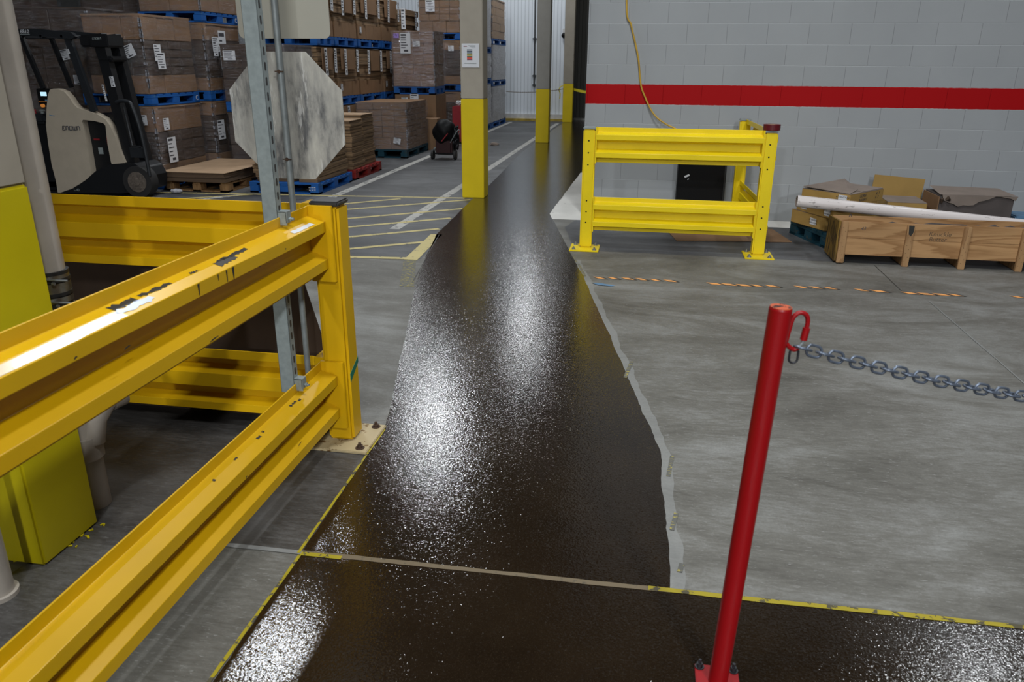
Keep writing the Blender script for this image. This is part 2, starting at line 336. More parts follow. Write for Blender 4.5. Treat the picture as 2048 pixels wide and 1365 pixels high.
def dup(root, loc, rz, label, group=None):
    r = root.copy(); COL.objects.link(r); r.location = loc; r.rotation_euler = (0, 0, rz); r['label'] = label
    if group: r['group'] = group
    for ch in list(root.children):
        c = ch.copy(); COL.objects.link(c); c.parent = r
        for g in list(ch.children):
            d = g.copy(); COL.objects.link(d); d.parent = c
    return r
def text(body, name, mat, parent, loc, rot, size, ext=0.0004, shear=0, sx=1):
    c = bpy.data.curves.new(name, 'FONT'); c.body = body; c.size = size; c.extrude = ext; c.shear = shear; c.align_x = 'CENTER'; c.align_y = 'CENTER'
    c.materials.append(M[mat]); c.resolution_u = 3
    tmp = bpy.data.objects.new('tmp', c); COL.objects.link(tmp)
    me = bpy.data.meshes.new_from_object(tmp.evaluated_get(bpy.context.evaluated_depsgraph_get())); bpy.data.objects.remove(tmp)
    me.name = name; o = bpy.data.objects.new(name, me); COL.objects.link(o)
    T = Matrix.LocRotScale(Vector(loc), __import__('mathutils').Euler(rot), Vector((sx, 1, 1)))
    if parent is not None:
        W = Matrix.LocRotScale(parent.location, parent.rotation_euler, None)
        if parent.parent: W = Matrix.LocRotScale(parent.parent.location, parent.parent.rotation_euler, None) @ W
        T = W.inverted() @ T; o.parent = parent
    o.matrix_basis = T; return o

def smooth(pts, k=6):
    P = [Vector(p) for p in pts]; out = []
    for i in range(len(P)-1):
        a, b, c, d = P[max(i-1, 0)], P[i], P[i+1], P[min(i+2, len(P)-1)]
        for j in range(k):
            u = j/k; out.append(0.5*((2*b)+(c-a)*u+(2*a-5*b+4*c-d)*u*u+(3*b-a-3*c+d)*u**3))
    return out+[P[-1]]
# ------------------------------------------------------------------ setting: floor with its coatings and painted lines
def jag(pts, amp, step=0.035, closed=True, seed=1):
    rnd = random.Random(seed); out = []; n = len(pts)
    for i in range(n if closed else n-1):
        a = Vector(pts[i]).to_2d(); b = Vector(pts[(i+1) % n]).to_2d(); L = (b-a).length
        k = max(1, int(L/step)); d = (b-a)/max(L, 1e-6); nn = Vector((-d.y, d.x)); w_ = 0
        for j in range(k):
            t = j/k; w_ = 0.75*w_+rnd.uniform(-1, 1)*amp*0.5
            p = a.lerp(b, t)+nn*w_*min(1.0, j/3, (k-j)/3); out.append((p.x, p.y))
    if not closed: out.append(tuple(pts[-1]))
    return out
FM = ['concrete', 'concrete2', 'concdark', 'wet', 'floorwhite', 'laneline', 'hatch', 'edgeyel', 'sand', 'edgeband', 'orange', 'crack', 'seam', 'faded', 'black']
fi = {k: i for i, k in enumerate(FM)}
F = MB()
F.box(-16, 9, -6, 27, -0.2, 0.0, fi['concrete'])
def flat(poly, z, m): F.add([(x, y, z) for x, y in poly], [tuple(range(len(poly)))], fi[m])
def line(a, b, w_, z, m, amp=0.0, seed=1):
    a = Vector(a); b = Vector(b); d = (b-a).normalized(); n = Vector((-d.y, d.x))*w_/2
    p = [a+n, b+n, b-n, a-n]; p = [(q.x, q.y) for q in p]
    flat(jag(p, amp, 0.04, True, seed) if amp else p, z, m)
# aisle concrete on the left, darker strip inside the near barrier
flat([(-16, 6.30), (-1.9, 6.36), (-2.1, 10.5), (-2.3, 27), (-16, 27)], 0.0008, 'concrete2')
flat([(-16, -6), (-1.50, -6), (-1.46, 2.9), (-1.6, 3.2), (-16, 3.2)], 0.0008, 'concdark')
flat(jag([(-0.60, 6.97), (6, 6.97), (6, 8.8), (-0.64, 8.8), (-0.8, 8.0)], 0.01, 0.1), 0.0008, 'concrete2')
flat([(-1.05, 8.42), (3.9, 8.45), (3.9, 8.8), (-0.69, 8.8), (-0.69, 12.3), (-1.10, 12.3)], 0.0016, 'floorwhite')
L_ = [(-1.11, -3), (-1.10, 1.52), (-1.11, 2.12), (-1.14, 3.12), (-1.17, 3.27), (-1.56, 4.92), (-1.72, 5.6), (-1.86, 6.34), (-2.03, 7.36), (-2.14, 9.6), (-2.15, 10.52), (-2.38, 15), (-2.45, 26)]
R_ = [(-0.9, 26), (-0.99, 13.33), (-1.05, 8.73), (-0.86, 7.9), (-0.63, 6.87), (-0.42, 5.95), (-0.04, 4.07), (0.15, 3.12), (0.17, 2.15)]
Rj = jag(R_, 0.007, 0.03, False, 4)
path = jag(L_, 0.005, 0.03, False, 3)+Rj+[(6, 2.22), (6, -3)]
Rb = [p for p in Rj if p[1] < 6.6]
flat(Rb+[(x+0.045+0.006*math.sin(i*0.31)+0.004*math.sin(i*0.9), y) for i, (x, y) in enumerate(Rb[::-1])], 0.0014, 'edgeband')
F.add([(x, y, 0.003) for x, y in path], [tuple(range(len(path)))], fi['wet'])
# joint across the slab and the yellow borders
line((-1.55, 2.12), (-1.11, 2.125), 0.022, 0.0034, 'crack', 0.002)
line((-1.11, 2.125), (0.17, 2.145), 0.022, 0.0042, 'sand', 0.003, 5)
line((-1.11, 2.118), (-0.96, 2.12), 0.02, 0.0048, 'edgeyel', 0.003, 6)
line((0.10, 2.145), (6, 2.225), 0.022, 0.0046, 'edgeyel', 0.003, 7)
line((-1.105, -3), (-1.11, 2.11), 0.012, 0.0046, 'edgeyel', 0.002, 8)
line((-1.12, 2.12), (-1.135, 3.1), 0.012, 0.0046, 'edgeyel', 0.002, 9)
flat([(-1.112, 2.135), (-1.135, 3.0), (-1.50, 3.0), (-1.50, 2.125)], 0.0012, 'concdark')
for a, b in (((0.165, 2.9), (0.185, 3.08)), ((0.17, 2.5), (0.19, 2.62)), ((-0.05, 3.95), (-0.02, 4.2)), ((-0.55, 6.5), (-0.63, 6.85)), ((-0.44, 6.05), (-0.53, 6.45)), ((0.19, 2.25), (0.2, 2.3))):
    line((a[0]+0.015, a[1]), (b[0]+0.015, b[1]), 0.018, 0.0038, 'faded', 0.005, int(a[1]*9))
line((-1.75, 5.6), (-2.0, 7.36), 0.006, 0.0038, 'seam', 0.003, 11)
# white lane lines
for a, b, w_ in (((-3.93, 8.7), (-3.96, 22.9), 0.11), ((-2.53, 7.55), (-2.52, 12.3), 0.11), ((-2.52, 12.3), (-2.56, 22.7), 0.11), ((-5.5, 8.75), (-5.1, 9.3), 0.10)):
    line(a, b, w_, 0.0022, 'laneline', 0.004, int(b[1]))
# yellow hatching and its border
for i, (a, b) in enumerate([((-7.8, 9.05), (-2.25, 9.57)), ((-3.9, 8.6), (-3.04, 9.36)), ((-4.3, 7.85), (-2.15, 9.47)), ((-3.9, 7.45), (-2.10, 8.84)), ((-3.8, 6.98), (-2.10, 8.24)),
                           ((-3.5, 6.62), (-2.08, 7.65)), ((-3.3, 6.15), (-2.03, 7.04)), ((-3.4, 6.23), (-1.96, 6.36)), ((-6.6, 8.2), (-5.0, 9.3))]):
    line(a, b, 0.07, 0.0026, 'hatch', 0.004, 20+i)
line((-1.98, 6.31), (-2.03, 7.38), 0.12, 0.0030, 'hatch', 0.005, 40)
line((-1.98, 6.29), (-1.76, 5.48), 0.11, 0.0024, 'faded', 0.003, 41)
# orange dashes of old tape, cracks
rnd = random.Random(4)
for i in range(30):
    x = -0.36+i*0.112
    if i in (6, 7, 13, 17, 20, 25, 26, 27): continue
    y = 6.03+0.018*math.sin(i*0.5)+(x*0.012); w_ = rnd.uniform(0.045, 0.085)
    flat([(x, y+0.026), (x+w_, y+0.022), (x+w_+0.05, y-0.028), (x+0.045, y-0.024)], 0.0030, 'orange')
    flat([(x+w_, y+0.022), (x+w_+0.03, y+0.022), (x+w_+0.075, y-0.028), (x+w_+0.05, y-0.028)], 0.0029, 'seam')
line((2.13, 5.85), (2.12, 2.25), 0.010, 0.0026, 'crack', 0.002, 50)
line((2.02, 6.9), (2.01, 6.1), 0.006, 0.0026, 'seam', 0.001, 51)
floor = struct(F.build('floor', FM, fix=False))

# walls, roof, far panels
B = MB(); B.box(-0.69, 7.5, 8.8, 9.1, 0, 7); struct(B.build('wall_right', ['block']))
B = MB(); B.box(-0.69, -0.3, 9.1, 24.2, 0, 7); struct(B.build('wall_aisle', ['colgrey']))
B = MB(); B.box(-13.5, -2.30, 23.6, 23.8, 0, 7); struct(B.build('wall_far', ['farwall']))
B = MB(); B.box(-2.30, -0.3, 24.5, 24.7, 0, 7); struct(B.build('wall_back', ['darkwall']))
B = MB(); B.box(-13.7, -13.5, -5, 23.8, 0, 7); struct(B.build('wall_left', ['gloomwall']))
B = MB(); B.box(-14, 7.8, -5, 25, 7.0, 7.15); struct(B.build('ceiling', ['roof']))
B = MB(); B.box(-13.5, -2.30, 23.45, 23.6, 0, 0.07); struct(B.build('trim_1', ['curb']))
B = MB(); B.box(-13.5, -2.30, 23.5, 23.6, 0.07, 0.20); struct(B.build('trim_2', ['white']))
B = MB(); B.box(-2.25, -1.3, 24.2, 24.5, 0, 0.05); struct(B.build('trim_3', ['white']))

# ------------------------------------------------------------------ building columns
def column(x0, x1, y0, y1, zy, label, yel, top, h=7.0):
    t = thing('support_column', label, 'column', ((x0+x1)/2, (y0+y1)/2, 0))
    B = MB(); B.box(x0, x1, y0, y1, zy, h, b=0.008); B.build('shaft', [top], t)
    B = MB(); B.box(x0-0.002, x1+0.002, y0-0.002, y1+0.002, 0, zy, b=0.008); B.build('painted_base', [yel], t)
    return t
c_near = column(-2.23, -1.945, 1.90, 2.17, 1.262, 'large square column inside the near yellow barrier, cream above and dull yellow below', 'colyel', 'cream')
c_mid = column(-2.29, -2.01, 9.62, 9.90, 1.215, 'cream and yellow square column at the edge of the wet path with a paper notice taped on it', 'colyel2', 'cream')
column(-2.39, -2.11, 16.95, 17.23, 1.11, 'grey square column with yellow base standing halfway down the aisle', 'colyel2', 'colgrey')
column(-2.48, -2.20, 23.2, 23.48, 1.07, 'farthest pale column with yellow base at the end wall', 'bright', 'cream')
# old adhesive mess at the near column base
B = MB()
for i in range(16):
    a = random.random(); x = -1.93+random.uniform(-0.015, 0.03) if a < 0.5 else random.uniform(-2.21, -1.93)
    y = random.uniform(1.9, 2.17) if a < 0.5 else 1.9+random.uniform(-0.04, 0.012)
    s_ = random.uniform(0.003, 0.010); T = Matrix.Translation((x, y, 0.0012)) @ Matrix.Rotation(random.uniform(0, 3), 4, 'Z')
    B.box(-s_, s_, -s_*0.4, s_*0.4, 0, 0.004, T=T)
o = B.build('paint_flakes', ['colyel'], c_near); o['kind'] = 'stuff'

# paper notice
t = thing('paper_notice', 'white paper notice with a coloured bar chart on the cream column', 'notice', (-2.16, 9.616, 1.715))
B = MB(); B.box(-2.270, -2.055, 9.6135, 9.6155, 1.58, 1.85); B.build('sheet', ['paper'], t)
qs = [((0.12, 0.16, 0.17, 1), 0.0, 0.012), ((0.02, 0.02, 0.06, 1), 0.018, 0.008), ((0.18, 0.24, 0.27, 1), 0.027, 0.014), ((0.05, 0.05, 0.01, 1), 0.045, 0.012), ((0.5, 0.42, 0.08, 1), 0.058, 0.016), ((0.03, 0.05, 0.02, 1), 0.078, 0.010), ((0.6, 0.06, 0.03, 1), 0.090, 0.018), ((0.2, 0.02, 0.06, 1), 0.112, 0.010)]
for c, dz, h in qs:
    B = MB(); B.box(-2.205, -2.14, 9.612, 9.6135, 1.785-dz-h, 1.785-dz); B.build('colour_bar', [plain('chart_ink', c, 0.6, var=0.02)], t)
B = MB(); B.box(-2.245, -2.205, 9.612, 9.6135, 1.815, 1.822, 0); B.build('printed_heading', ['redcab'], t)
for k in range(3): B = MB(); B.box(-2.19+0.02*k, -2.10, 9.612, 9.6135, 1.826-0.012*k, 1.829-0.012*k); B.build('printed_line', ['capg'], t)
B = MB(); B.box(-2.24, -2.09, 9.612, 9.6135, 1.622, 1.627); B.build('printed_line', ['capg'], t)

# ------------------------------------------------------------------ guard rail barriers
PROF = [(0, 0), (0, -0.040), (0.072, -0.060), (0.072, -0.104), (0, -0.126), (0, -0.186), (0.072, -0.216), (0.072, -0.258), (0, -0.274), (0, -0.307)]
def rail(par, p0, p1, out, ztop, mat='rail'):
    """ribbed sheet rail from p0 to p1 (plan), ribs pointing along out"""
    p0 = Vector(p0+(0,)); p1 = Vector(p1+(0,)); o_ = Vector(out+(0,)); th = 0.006
    n = len(PROF); B = MB(); rows = []
    pr = [Vector((d, z)) for d, z in PROF]; off = []
    for i in range(n):
        a = pr[max(0, i-1)]; b = pr[min(n-1, i+1)]; d = (b-a).normalized(); off.append(pr[i]+Vector((d.y, -d.x))*th)
    loop = pr+off[::-1]; m = len(loop); vs = []
    for p in (p0, p1):
        for q in loop: vs.append(p+o_*q.x+Vector((0, 0, ztop+q.y)))
    fs = [(i, (i+1) % m, m+(i+1) % m, m+i) for i in range(m)]
    for i in range(n-1):
        a, b, c, d = i, i+1, m-2-i, m-1-i
        fs.append((a, b, c, d)); fs.append((m+a, m+d, m+c, m+b))
    B.add(vs, fs); return B.build('rail', [mat], par, bevel=0.004, seg=3)
def bolt_mb(B, x, y, z, mi=0, r=0.014, nut=True):
    B.cyl((x, y, z), (x, y, z+0.003), r*1.5, n=16, mi=mi); B.cyl((x, y, z+0.003), (x, y, z+0.014), r, n=6, mi=mi)
    B.cyl((x, y, z+0.014), (x, y, z+0.026), r*0.5, n=10, mi=mi)
def post(par, x0, x1, y0, y1, h, mat, platemat, plate, capmat, boltmat, bolts, zp=0.014):
    B = MB(); B.box(x0, x1, y0, y1, zp, h-0.012, b=0.012); p = B.build('post', [mat], par)
    B = MB(); B.box(x0-0.003, x1+0.003, y0-0.003, y1+0.003, h-0.014, h+0.006, b=0.006); B.build('post_cap', [capmat], par)
    B = MB(); B.box(*plate, 0.0, zp, b=0.003); pl = B.build('base_plate', [platemat], par)
    for x, y in bolts:
        B = MB(); bolt_mb(B, x, y, zp); B.build('bolt', [boltmat], pl)
    return p
near = thing('guard_rail_barrier', 'scuffed yellow steel corner guard rail in the left foreground with a black post cap', 'barrier', (-1.285, 3.005, 0))
post(near, -1.345, -1.225, 2.945, 3.06, 1.094, 'rail', 'plate', (-1.44, -1.135, 2.85, 3.13), 'capb', 'rust', [(-1.40, 2.885), (-1.175, 2.885), (-1.175, 3.10), (-1.40, 3.10)])
for zt in (1.083, 0.400):
    rail(near, (-1.345, 2.925), (-1.345, 0.42), (1, 0), zt)
    B = MB(); B.box(-1.352, -1.245, 2.925, 2.943, zt-0.318, zt+0.002, b=0.002); B.build('end_bracket', ['rail'], near)
    rail(near, (-1.39, 2.990), (-3.6, 2.990), (0, 1), zt)
    B = MB(); B.box(-1.392, -1.348, 2.965, 3.055, zt-0.31, zt+0.004, b=0.002); B.build('end_bracket', ['rail'], near)
post(near, -1.345, -1.225, 0.30, 0.415, 1.094, 'rail', 'plate', (-1.44, -1.135, 0.22, 0.50), 'capb', 'rust', [(-1.40, 0.25), (-1.175, 0.25)])
post(near, -3.72, -3.60, 2.945, 3.06, 1.094, 'rail', 'plate', (-3.81, -3.51, 2.85, 3.13), 'capb', 'rust', [(-3.76, 2.885), (-3.55, 2.885)])
B = MB(); B.prism([(2.955, 0.30), (3.055, 0.36), (3.055, 0.385), (2.955, 0.34)], -1.2255, -1.2235, 'x'); B.build('tape_scrap', ['green'], near)
# marks on top of the near rail: black scuffs, drips, blue and white tape remnants, painted lamp glare
def on_top(y0, y1, x0, x1, amp, seed, mat, name, zt=1.083):
    """flat paint mark lying on the sloping top face of the upper rib"""
    rnd = random.Random(seed); pts = []
    n = 12
    for i in range(n+1): pts.append((x0+rnd.uniform(-amp, amp), y0+(y1-y0)*i/n+rnd.uniform(-amp, amp)*0.5))
    for i in range(n+1): pts.append((x1+rnd.uniform(-amp, amp), y1-(y1-y0)*i/n+rnd.uniform(-amp, amp)*0.5))
    B = MB(); f = lambda x: zt-0.040-(x+1.345)/0.072*0.020+0.0012
    vs = [(x, y, f(max(-1.345, min(-1.273, x)))) for x, y in pts]; B.add(vs, [tuple(range(len(vs)))])
    return B.build(name, [mat], near, fix=False)
M['scuff'] = plain('black_scuff', (0.02, 0.018, 0.014, 1), 0.6)
M['bluetape'] = plain('pale_blue_film', (0.30, 0.36, 0.50, 1), 0.3)
M['glarestrip'] = chipped('pale_lamp_glare', (0.72, 0.60, 0.42, 1), (0.55, 0.42, 0.16, 1), 0.62, 0.12, 40, 2)  # lamp glare on the rail top, put into a pale glossy colour
on_top(1.66, 1.76, -1.333, -1.312, 0.006, 3, 'scuff', 'scuff_mark'); on_top(1.78, 1.92, -1.328, -1.316, 0.005, 4, 'scuff', 'scuff_mark')
on_top(1.63, 1.80, -1.310, -1.288, 0.005, 5, 'bluetape', 'tape_remnant'); on_top(2.02, 2.06, -1.325, -1.318, 0.004, 6, 'scuff', 'scuff_mark')
on_top(2.15, 2.26, -1.320, -1.295, 0.006, 7, 'scuff', 'scuff_mark'); on_top(2.20, 2.36, -1.325, -1.312, 0.004, 8, 'scuff', 'scuff_mark')
on_top(2.66, 2.84, -1.302, -1.282, 0.002, 9, 'paper', 'tape_remnant'); on_top(0.5, 1.66, -1.308, -1.276, 0.002, 10, 'glarestrip', 'glare_strip')
for k, (y_, x_, l_) in enumerate(((2.56, -1.325, 0.05), (2.28, -1.322, 0.025), (2.33, -1.326, 0.012), (2.12, -1.324, 0.02), (1.98, -1.322, 0.012), (2.62, -1.318, 0.02))):
    on_top(y_, y_+l_, x_, x_+0.008, 0.003, 30+k, 'scuff', 'scuff_mark', 0.400)
for k, (y_, z_, l_) in enumerate(((1.62, 0.945, 0.03), (2.0, 0.83, 0.05), (2.55, 0.99, 0.008), (2.35, 0.975, 0.006), (1.45, 0.985, 0.012), (2.5, 0.215, 0.03), (2.1, 0.30, 0.01))):
    B = MB(); B.prism([(y_, z_), (y_+l_*0.5, z_+0.002), (y_+l_, z_+0.004), (y_+l_*0.6, z_+0.006), (y_+l_*0.2, z_+0.004)], -1.2728, -1.2718, 'x'); B.build('scratch', ['scuff'], near)
for y, w0, h in ((1.98, 0.010, 0.035), (2.09, 0.005, 0.020), (2.14, 0.007, 0.038), (2.18, 0.013, 0.040)):
    B = MB(); B.prism([(y-w0/2, -0.063+1.083), (y+w0/2, -0.063+1.083), (y+w0*0.1, -0.063-h+1.083), (y-w0*0.1, -0.063-h+1.083)], -1.2728, -1.2718, 'x'); B.build('paint_drip', ['scuff'], near)


right = thing('guard_rail_barrier', 'bright yellow steel guard rail standing in front of the white block wall', 'barrier', (0.3, 7.1, 0))
for zt in (1.100, 0.478):
    rail(right, (-0.448, 7.10), (1.0, 7.10), (0, -1), zt, 'bright')
    rail(right, (1.06, 7.155), (1.01, 8.49), (1, 0), zt, 'bright')
PL = [(-0.56, -0.45, 7.04, 7.15, (-0.645, -0.375, 6.915, 7.185)), (1.0, 1.11, 7.04, 7.15, (0.93, 1.185, 6.915, 7.2)), (0.945, 1.055, 8.50, 8.61, (0.87, 1.13, 8.42, 8.69))]
for k, (x0, x1, y0, y1, pl) in enumerate(PL):
    p = post(right, x0, x1, y0, y1, 1.098, 'bright', 'bright', pl, 'capg', 'bolt', [(pl[0]+0.04, pl[2]+0.035), (pl[1]-0.04, pl[2]+0.035), (pl[0]+0.04, pl[3]-0.035), (pl[1]-0.04, pl[3]-0.035)])
    if k < 2:
        xm = (x0+x1)/2-0.004
        for z in (0.985, 0.88, 0.775, 0.45, 0.35, 0.25):
            B = MB(); B.cyl((xm, y0+0.001, z), (xm, y0-0.001, z), 0.0072, n=10); B.build('bolt_hole', ['black'], p)
    for zt in (1.100, 0.478):
        if k == 2: continue
        xx = x1 if k == 0 else x0; s_ = 1 if k == 0 else -1
        B = MB(); B.box(min(xx, xx+s_*0.012), max(xx, xx+s_*0.012), 7.03, 7.115, zt-0.312, zt+0.003, b=0.002); B.build('end_bracket', ['bright'], right)
B = MB(); B.box(1.045, 1.055, 8.4885, 8.4985, 0.4, 0.41)
t = thing('tape_roll', 'dark red roll of tape lying on the right post cap of the bright barrier', 'tape', (1.055, 7.09, 1.105))
B = MB(); n = 40
for i in range(n):
    pass
ring = [(0.072, 0.0), (0.072, 0.048), (0.040, 0.048), (0.040, 0.0)]
def lathe(B, prof, c, n=36, mi=0, closed=True):
    m = len(prof); vs = []
    for i in range(n):
        a = 2*PI*i/n
        for r, z in prof: vs.append((c[0]+r*math.cos(a), c[1]+r*math.sin(a), c[2]+z))
    fs = []
    for i in range(n):
        for j in range(m if closed else m-1): fs.append((i*m+j, ((i+1) % n)*m+j, ((i+1) % n)*m+(j+1) % m, i*m+(j+1) % m))
    B.add(vs, fs, mi, False); return B
B = MB(); lathe(B, ring, (1.055, 7.09, 1.1045)); B.build('tape', ['ducktape'], t, bevel=0.002)
B = MB(); lathe(B, [(0.0398, 0.001), (0.0398, 0.047), (0.036, 0.047), (0.036, 0.001)], (1.055, 7.09, 1.1045)); B.build('core', ['cardlight'], t)

# ------------------------------------------------------------------ drain pipes beside the near column
px, py = -2.04, 2.285
t = thing('drain_pipe', 'white plastic drain pipe with a rubber coupling running down behind the near column', 'pipe', (px, py, 0))
B = MB(); B.cyl((px, py, 0.93), (px, py, 7.0), 0.057, n=28); B.build('upper_pipe', ['pvc'], t)
B = MB(); B.cyl((px, py, 0.0), (px, py, 0.84), 0.057, n=28); B.cyl((px, py, 0.21), (px, py, 0.30), 0.067, n=28); B.build('lower_pipe', ['pvc'], t)
B = MB(); B.cyl((px, py, 0.80), (px, py, 0.945), 0.062, n=28)
for z in (0.815, 0.865, 0.915, 0.94): B.cyl((px, py, z-0.006), (px, py, z+0.006), 0.0665, n=28)
cp = B.build('coupling', ['rubber'], t)
for z0, z1 in ((0.835, 0.855), (0.868, 0.905), (0.918, 0.934)):
    B = MB(); B.cyl((px, py, z0), (px, py, z1), 0.0655, n=28, cap=False); B.build('clamp_band', ['band'], cp)
for z in (0.925, 0.845):
    B = MB(); B.cyl((px+0.03, py-0.058, z), (px+0.115, py-0.05, z), 0.0035, n=8); B.cyl((px+0.06, py-0.057, z-0.012), (px+0.068, py-0.057, z-0.012), 0.006, n=8, mi=0); B.build('clamp_screw', ['bolt'], cp)
B = MB(); B.tube([(px+0.02, py+0.01, 0.27), (px+0.03, py+0.03, 0.36), (px+0.055, py+0.07, 0.42), (px+0.075, py+0.11, 0.44)], [0.055, 0.056, 0.056, 0.056], n=20)
B.cyl((px+0.066, py+0.09, 0.436), (px+0.088, py+0.135, 0.443), 0.068, n=24); B.build('elbow', ['pvc'], t)
B = MB(); B.cyl((-1.985, 1.74, 0), (-1.985, 1.74, 7.0), 0.05, n=28); B.cyl((-1.985, 1.74, 0), (-1.985, 1.74, 0.015), 0.062, n=28)
tag(B.build('floor_pipe', ['pvc']), 'pale pipe entering the floor at the lower left, in front of the near column', 'pipe')

# ------------------------------------------------------------------ sign posts behind the near rail
t = thing('strut_channel_post', 'perforated galvanised strut post clamped to the near yellow barrier', 'post', (-1.375, 2.70, 0))
B = MB(); x0, x1, y0, y1, th = -1.410, -1.352, 2.672, 2.713, 0.003
B.box(x0, x1, y0, y0+th, 0.36, 3.2); B.box(x0, x0+th, y0, y1, 0.36, 3.2); B.box(x1-th, x1, y0, y1, 0.36, 3.2)
B.box(x0, x0+0.012, y1-th, y1, 0.36, 3.2); B.box(x1-0.012, x1, y1-th, y1, 0.36, 3.2)
ch = B.build('channel', ['galv'], t, bevel=0.0012)
for i in range(44):
    z = 0.40+i*0.0508
    if z > 2.4: break
    pts = []
    for k in range(12):
        a = 2*PI*k/12; pts.append(((y0+y1)/2+0.0065*math.cos(a), z+(0.0085 if math.sin(a) > 0 else -0.0085)+0.0065*math.sin(a)))
    B = MB(); B.prism(pts, x1-0.001, x1+0.0004, 'x'); B.build('slot', ['capb'], ch)
for z in (1.083, 0.400):
    B = MB(); B.box(-1.362, -1.318, 2.675, 2.680, z-0.03, z+0.022); B.box(-1.362, -1.318, 2.675, 2.712, z+0.018, z+0.023); B.box(-1.322, -1.317, 2.675, 2.712, z-0.022, z+0.022)
    B.cyl((-1.317, 2.694, z-0.008), (-1.298, 2.694, z-0.008), 0.005, n=8); B.cyl((-1.312, 2.694, z-0.008), (-1.306, 2.694, z-0.008), 0.009, n=6)
    B.build('beam_clamp', ['galv'], t, bevel=0.001)
def round_rect(x0, x1, z0, z1, r, n=6):
    pts = []
    for cx, cz, a0 in ((x1-r, z0+r, -PI/2), (x1-r, z1-r, 0), (x0+r, z1-r, PI/2), (x0+r, z0+r, PI)):
        for k in range(n+1): a = a0+PI/2*k/n; pts.append((cx+r*math.cos(a), cz+r*math.sin(a)))
    return pts
PXX, PYY = -1.398, 2.905
t = thing('stop_sign', 'weathered octagonal sign and cream panel seen from behind on a thin galvanised tube', 'sign', (PXX, PYY, 0))
B = MB(); B.cyl((PXX, PYY, 0.0), (PXX, PYY, 3.2), 0.0127, n=16); B.build('pole', ['galvd'], t)
B = MB(); B.prism(round_rect(-1.562, -1.194, 1.718, 2.17, 0.022), 2.9225, 2.9255, 'y'); B.build('rectangular_panel', ['signc'], t)
cx, cz = -1.394, 1.432; a_, b_ = 0.2320, 0.2390
oc = []
for k in range(8):
    a = PI/8+k*PI/4; oc.append((cx+a_/math.cos(PI/8)*math.cos(a), cz+b_/math.cos(PI/8)*math.sin(a)))
B = MB(); B.prism(oc, 2.9195, 2.9225, 'y'); B.build('octagonal_panel', ['sign'], t)
for z in (1.600, 1.272):
    B = MB(); B.cyl((PXX, PYY+0.015, z), (PXX, PYY-0.022, z), 0.0035, n=8); B.cyl((PXX, PYY-0.013, z), (PXX, PYY-0.019, z), 0.007, n=6); B.box(PXX-0.018, PXX+0.018, PYY-0.0145, PYY-0.0125, z-0.002, z+0.002); B.build('bolt', ['rust'], t)

# brown sheet leaning on the outside of the back rail
B = MB(); B.prism([(-3.2, 0.002), (-1.32, 0.002), (-1.52, 0.79), (-3.2, 0.79)], 3.145, 3.151, 'y')
tag(B.build('cardboard_sheet', [plain('brown_board', (0.035, 0.019, 0.010, 1), 0.85)]), 'dark brown cardboard sheet standing behind the back rail of the near barrier', 'cardboard sheet')

# ------------------------------------------------------------------ red stanchion with chain
t = thing('stanchion_post', 'leaning red steel post in the right foreground with a chain hooked to it', 'post', (0.292, 1.757, 0))
b0 = Vector((0.292, 1.757, 0.0)); b1 = Vector((0.330, 1.765, 1.112)); dz = (b1-b0).normalized()
B = MB(); B.cyl(b0+dz*0.01, b1-dz*0.006, 0.0262, n=32, cap=False); B.cyl(b1-dz*0.006, b1-dz*0.001, 0.0262, 0.0245, n=32, cap=False); B.build('tube', ['redpost'], t)
B = MB(); B.cyl(b1-dz*0.004, b1-dz*0.0005, 0.0247, n=32); B.build('top_disc', ['redcap'], t)
B = MB(); B.box(0.232, 0.352, 1.697, 1.817, 0.003, 0.013, b=0.002)
bp = B.build('base_plate', ['redpost'], t)
for x, y in ((0.245, 1.710), (0.339, 1.710), (0.245, 1.804), (0.339, 1.804)):
    B = MB(); bolt_mb(B, x, y, 0.013, r=0.009); B.build('bolt', ['darkring'], bp)
def hp(dx, dz_): # point in the hook plane, dx right of the post axis, dz_ below its top
    p = b1-dz*dz_; return (p.x+dx*0.97, p.y+dx*0.16+0.0, p.z)
B = MB()
ey = [hp(0.026, 0.090), hp(0.036, 0.100), hp(0.048, 0.106), hp(0.058, 0.100)]
hk = [hp(0.026, 0.085), hp(0.028, 0.06), hp(0.032, 0.03), hp(0.040, 0.018), hp(0.052, 0.015), hp(0.064, 0.022), hp(0.069, 0.036), hp(0.069, 0.055)]
B.tube(smooth(hk, 4), 0.0056, n=10); B.tube(smooth(ey, 4), 0.0056, n=10); B.build('hook', ['redpost'], t)
B = MB(); B.tube([hp(0.069, 0.05), hp(0.066, 0.088), hp(0.058, 0.100)], 0.0042, n=10); B.build('quick_link', ['galvd'], t)
B = MB(); B.cyl(hp(0.0690, 0.052), hp(0.0665, 0.082), 0.0085, n=6); B.build('link_sleeve', ['redpost'], t)
def link(c, dirv, side, L, W, r, n=20):
    """one oval chain link centred at c, long axis dirv, short axis side"""
    pts = []
    for k in range(n):
        a = 2*PI*k/n; u = math.cos(a); v = math.sin(a)
        pts.append(c+dirv*(math.copysign((L-W)/2, u)*(abs(u) > 1e-6)+u*W/2)+side*(v*W/2))
    B = MB(); B.tube(pts, r, n=8, closed=True); return B
B = link(Vector(hp(0.050, 0.122)), -Vector((0, 0, 1)), Vector((0.97, 0.16, 0)), 0.036, 0.021, 0.0028); B.build('ring', ['darkring'], t)
t = thing('link_chain', 'blue-grey steel chain hanging from the red post towards the right', 'chain', hp(0.056, 0.100))
p0 = Vector(hp(0.055, 0.099)); p1 = Vector((1.62, 2.18, 0.745)); N = 58; pitch = 0.0280
pos = []; p = p0.copy()
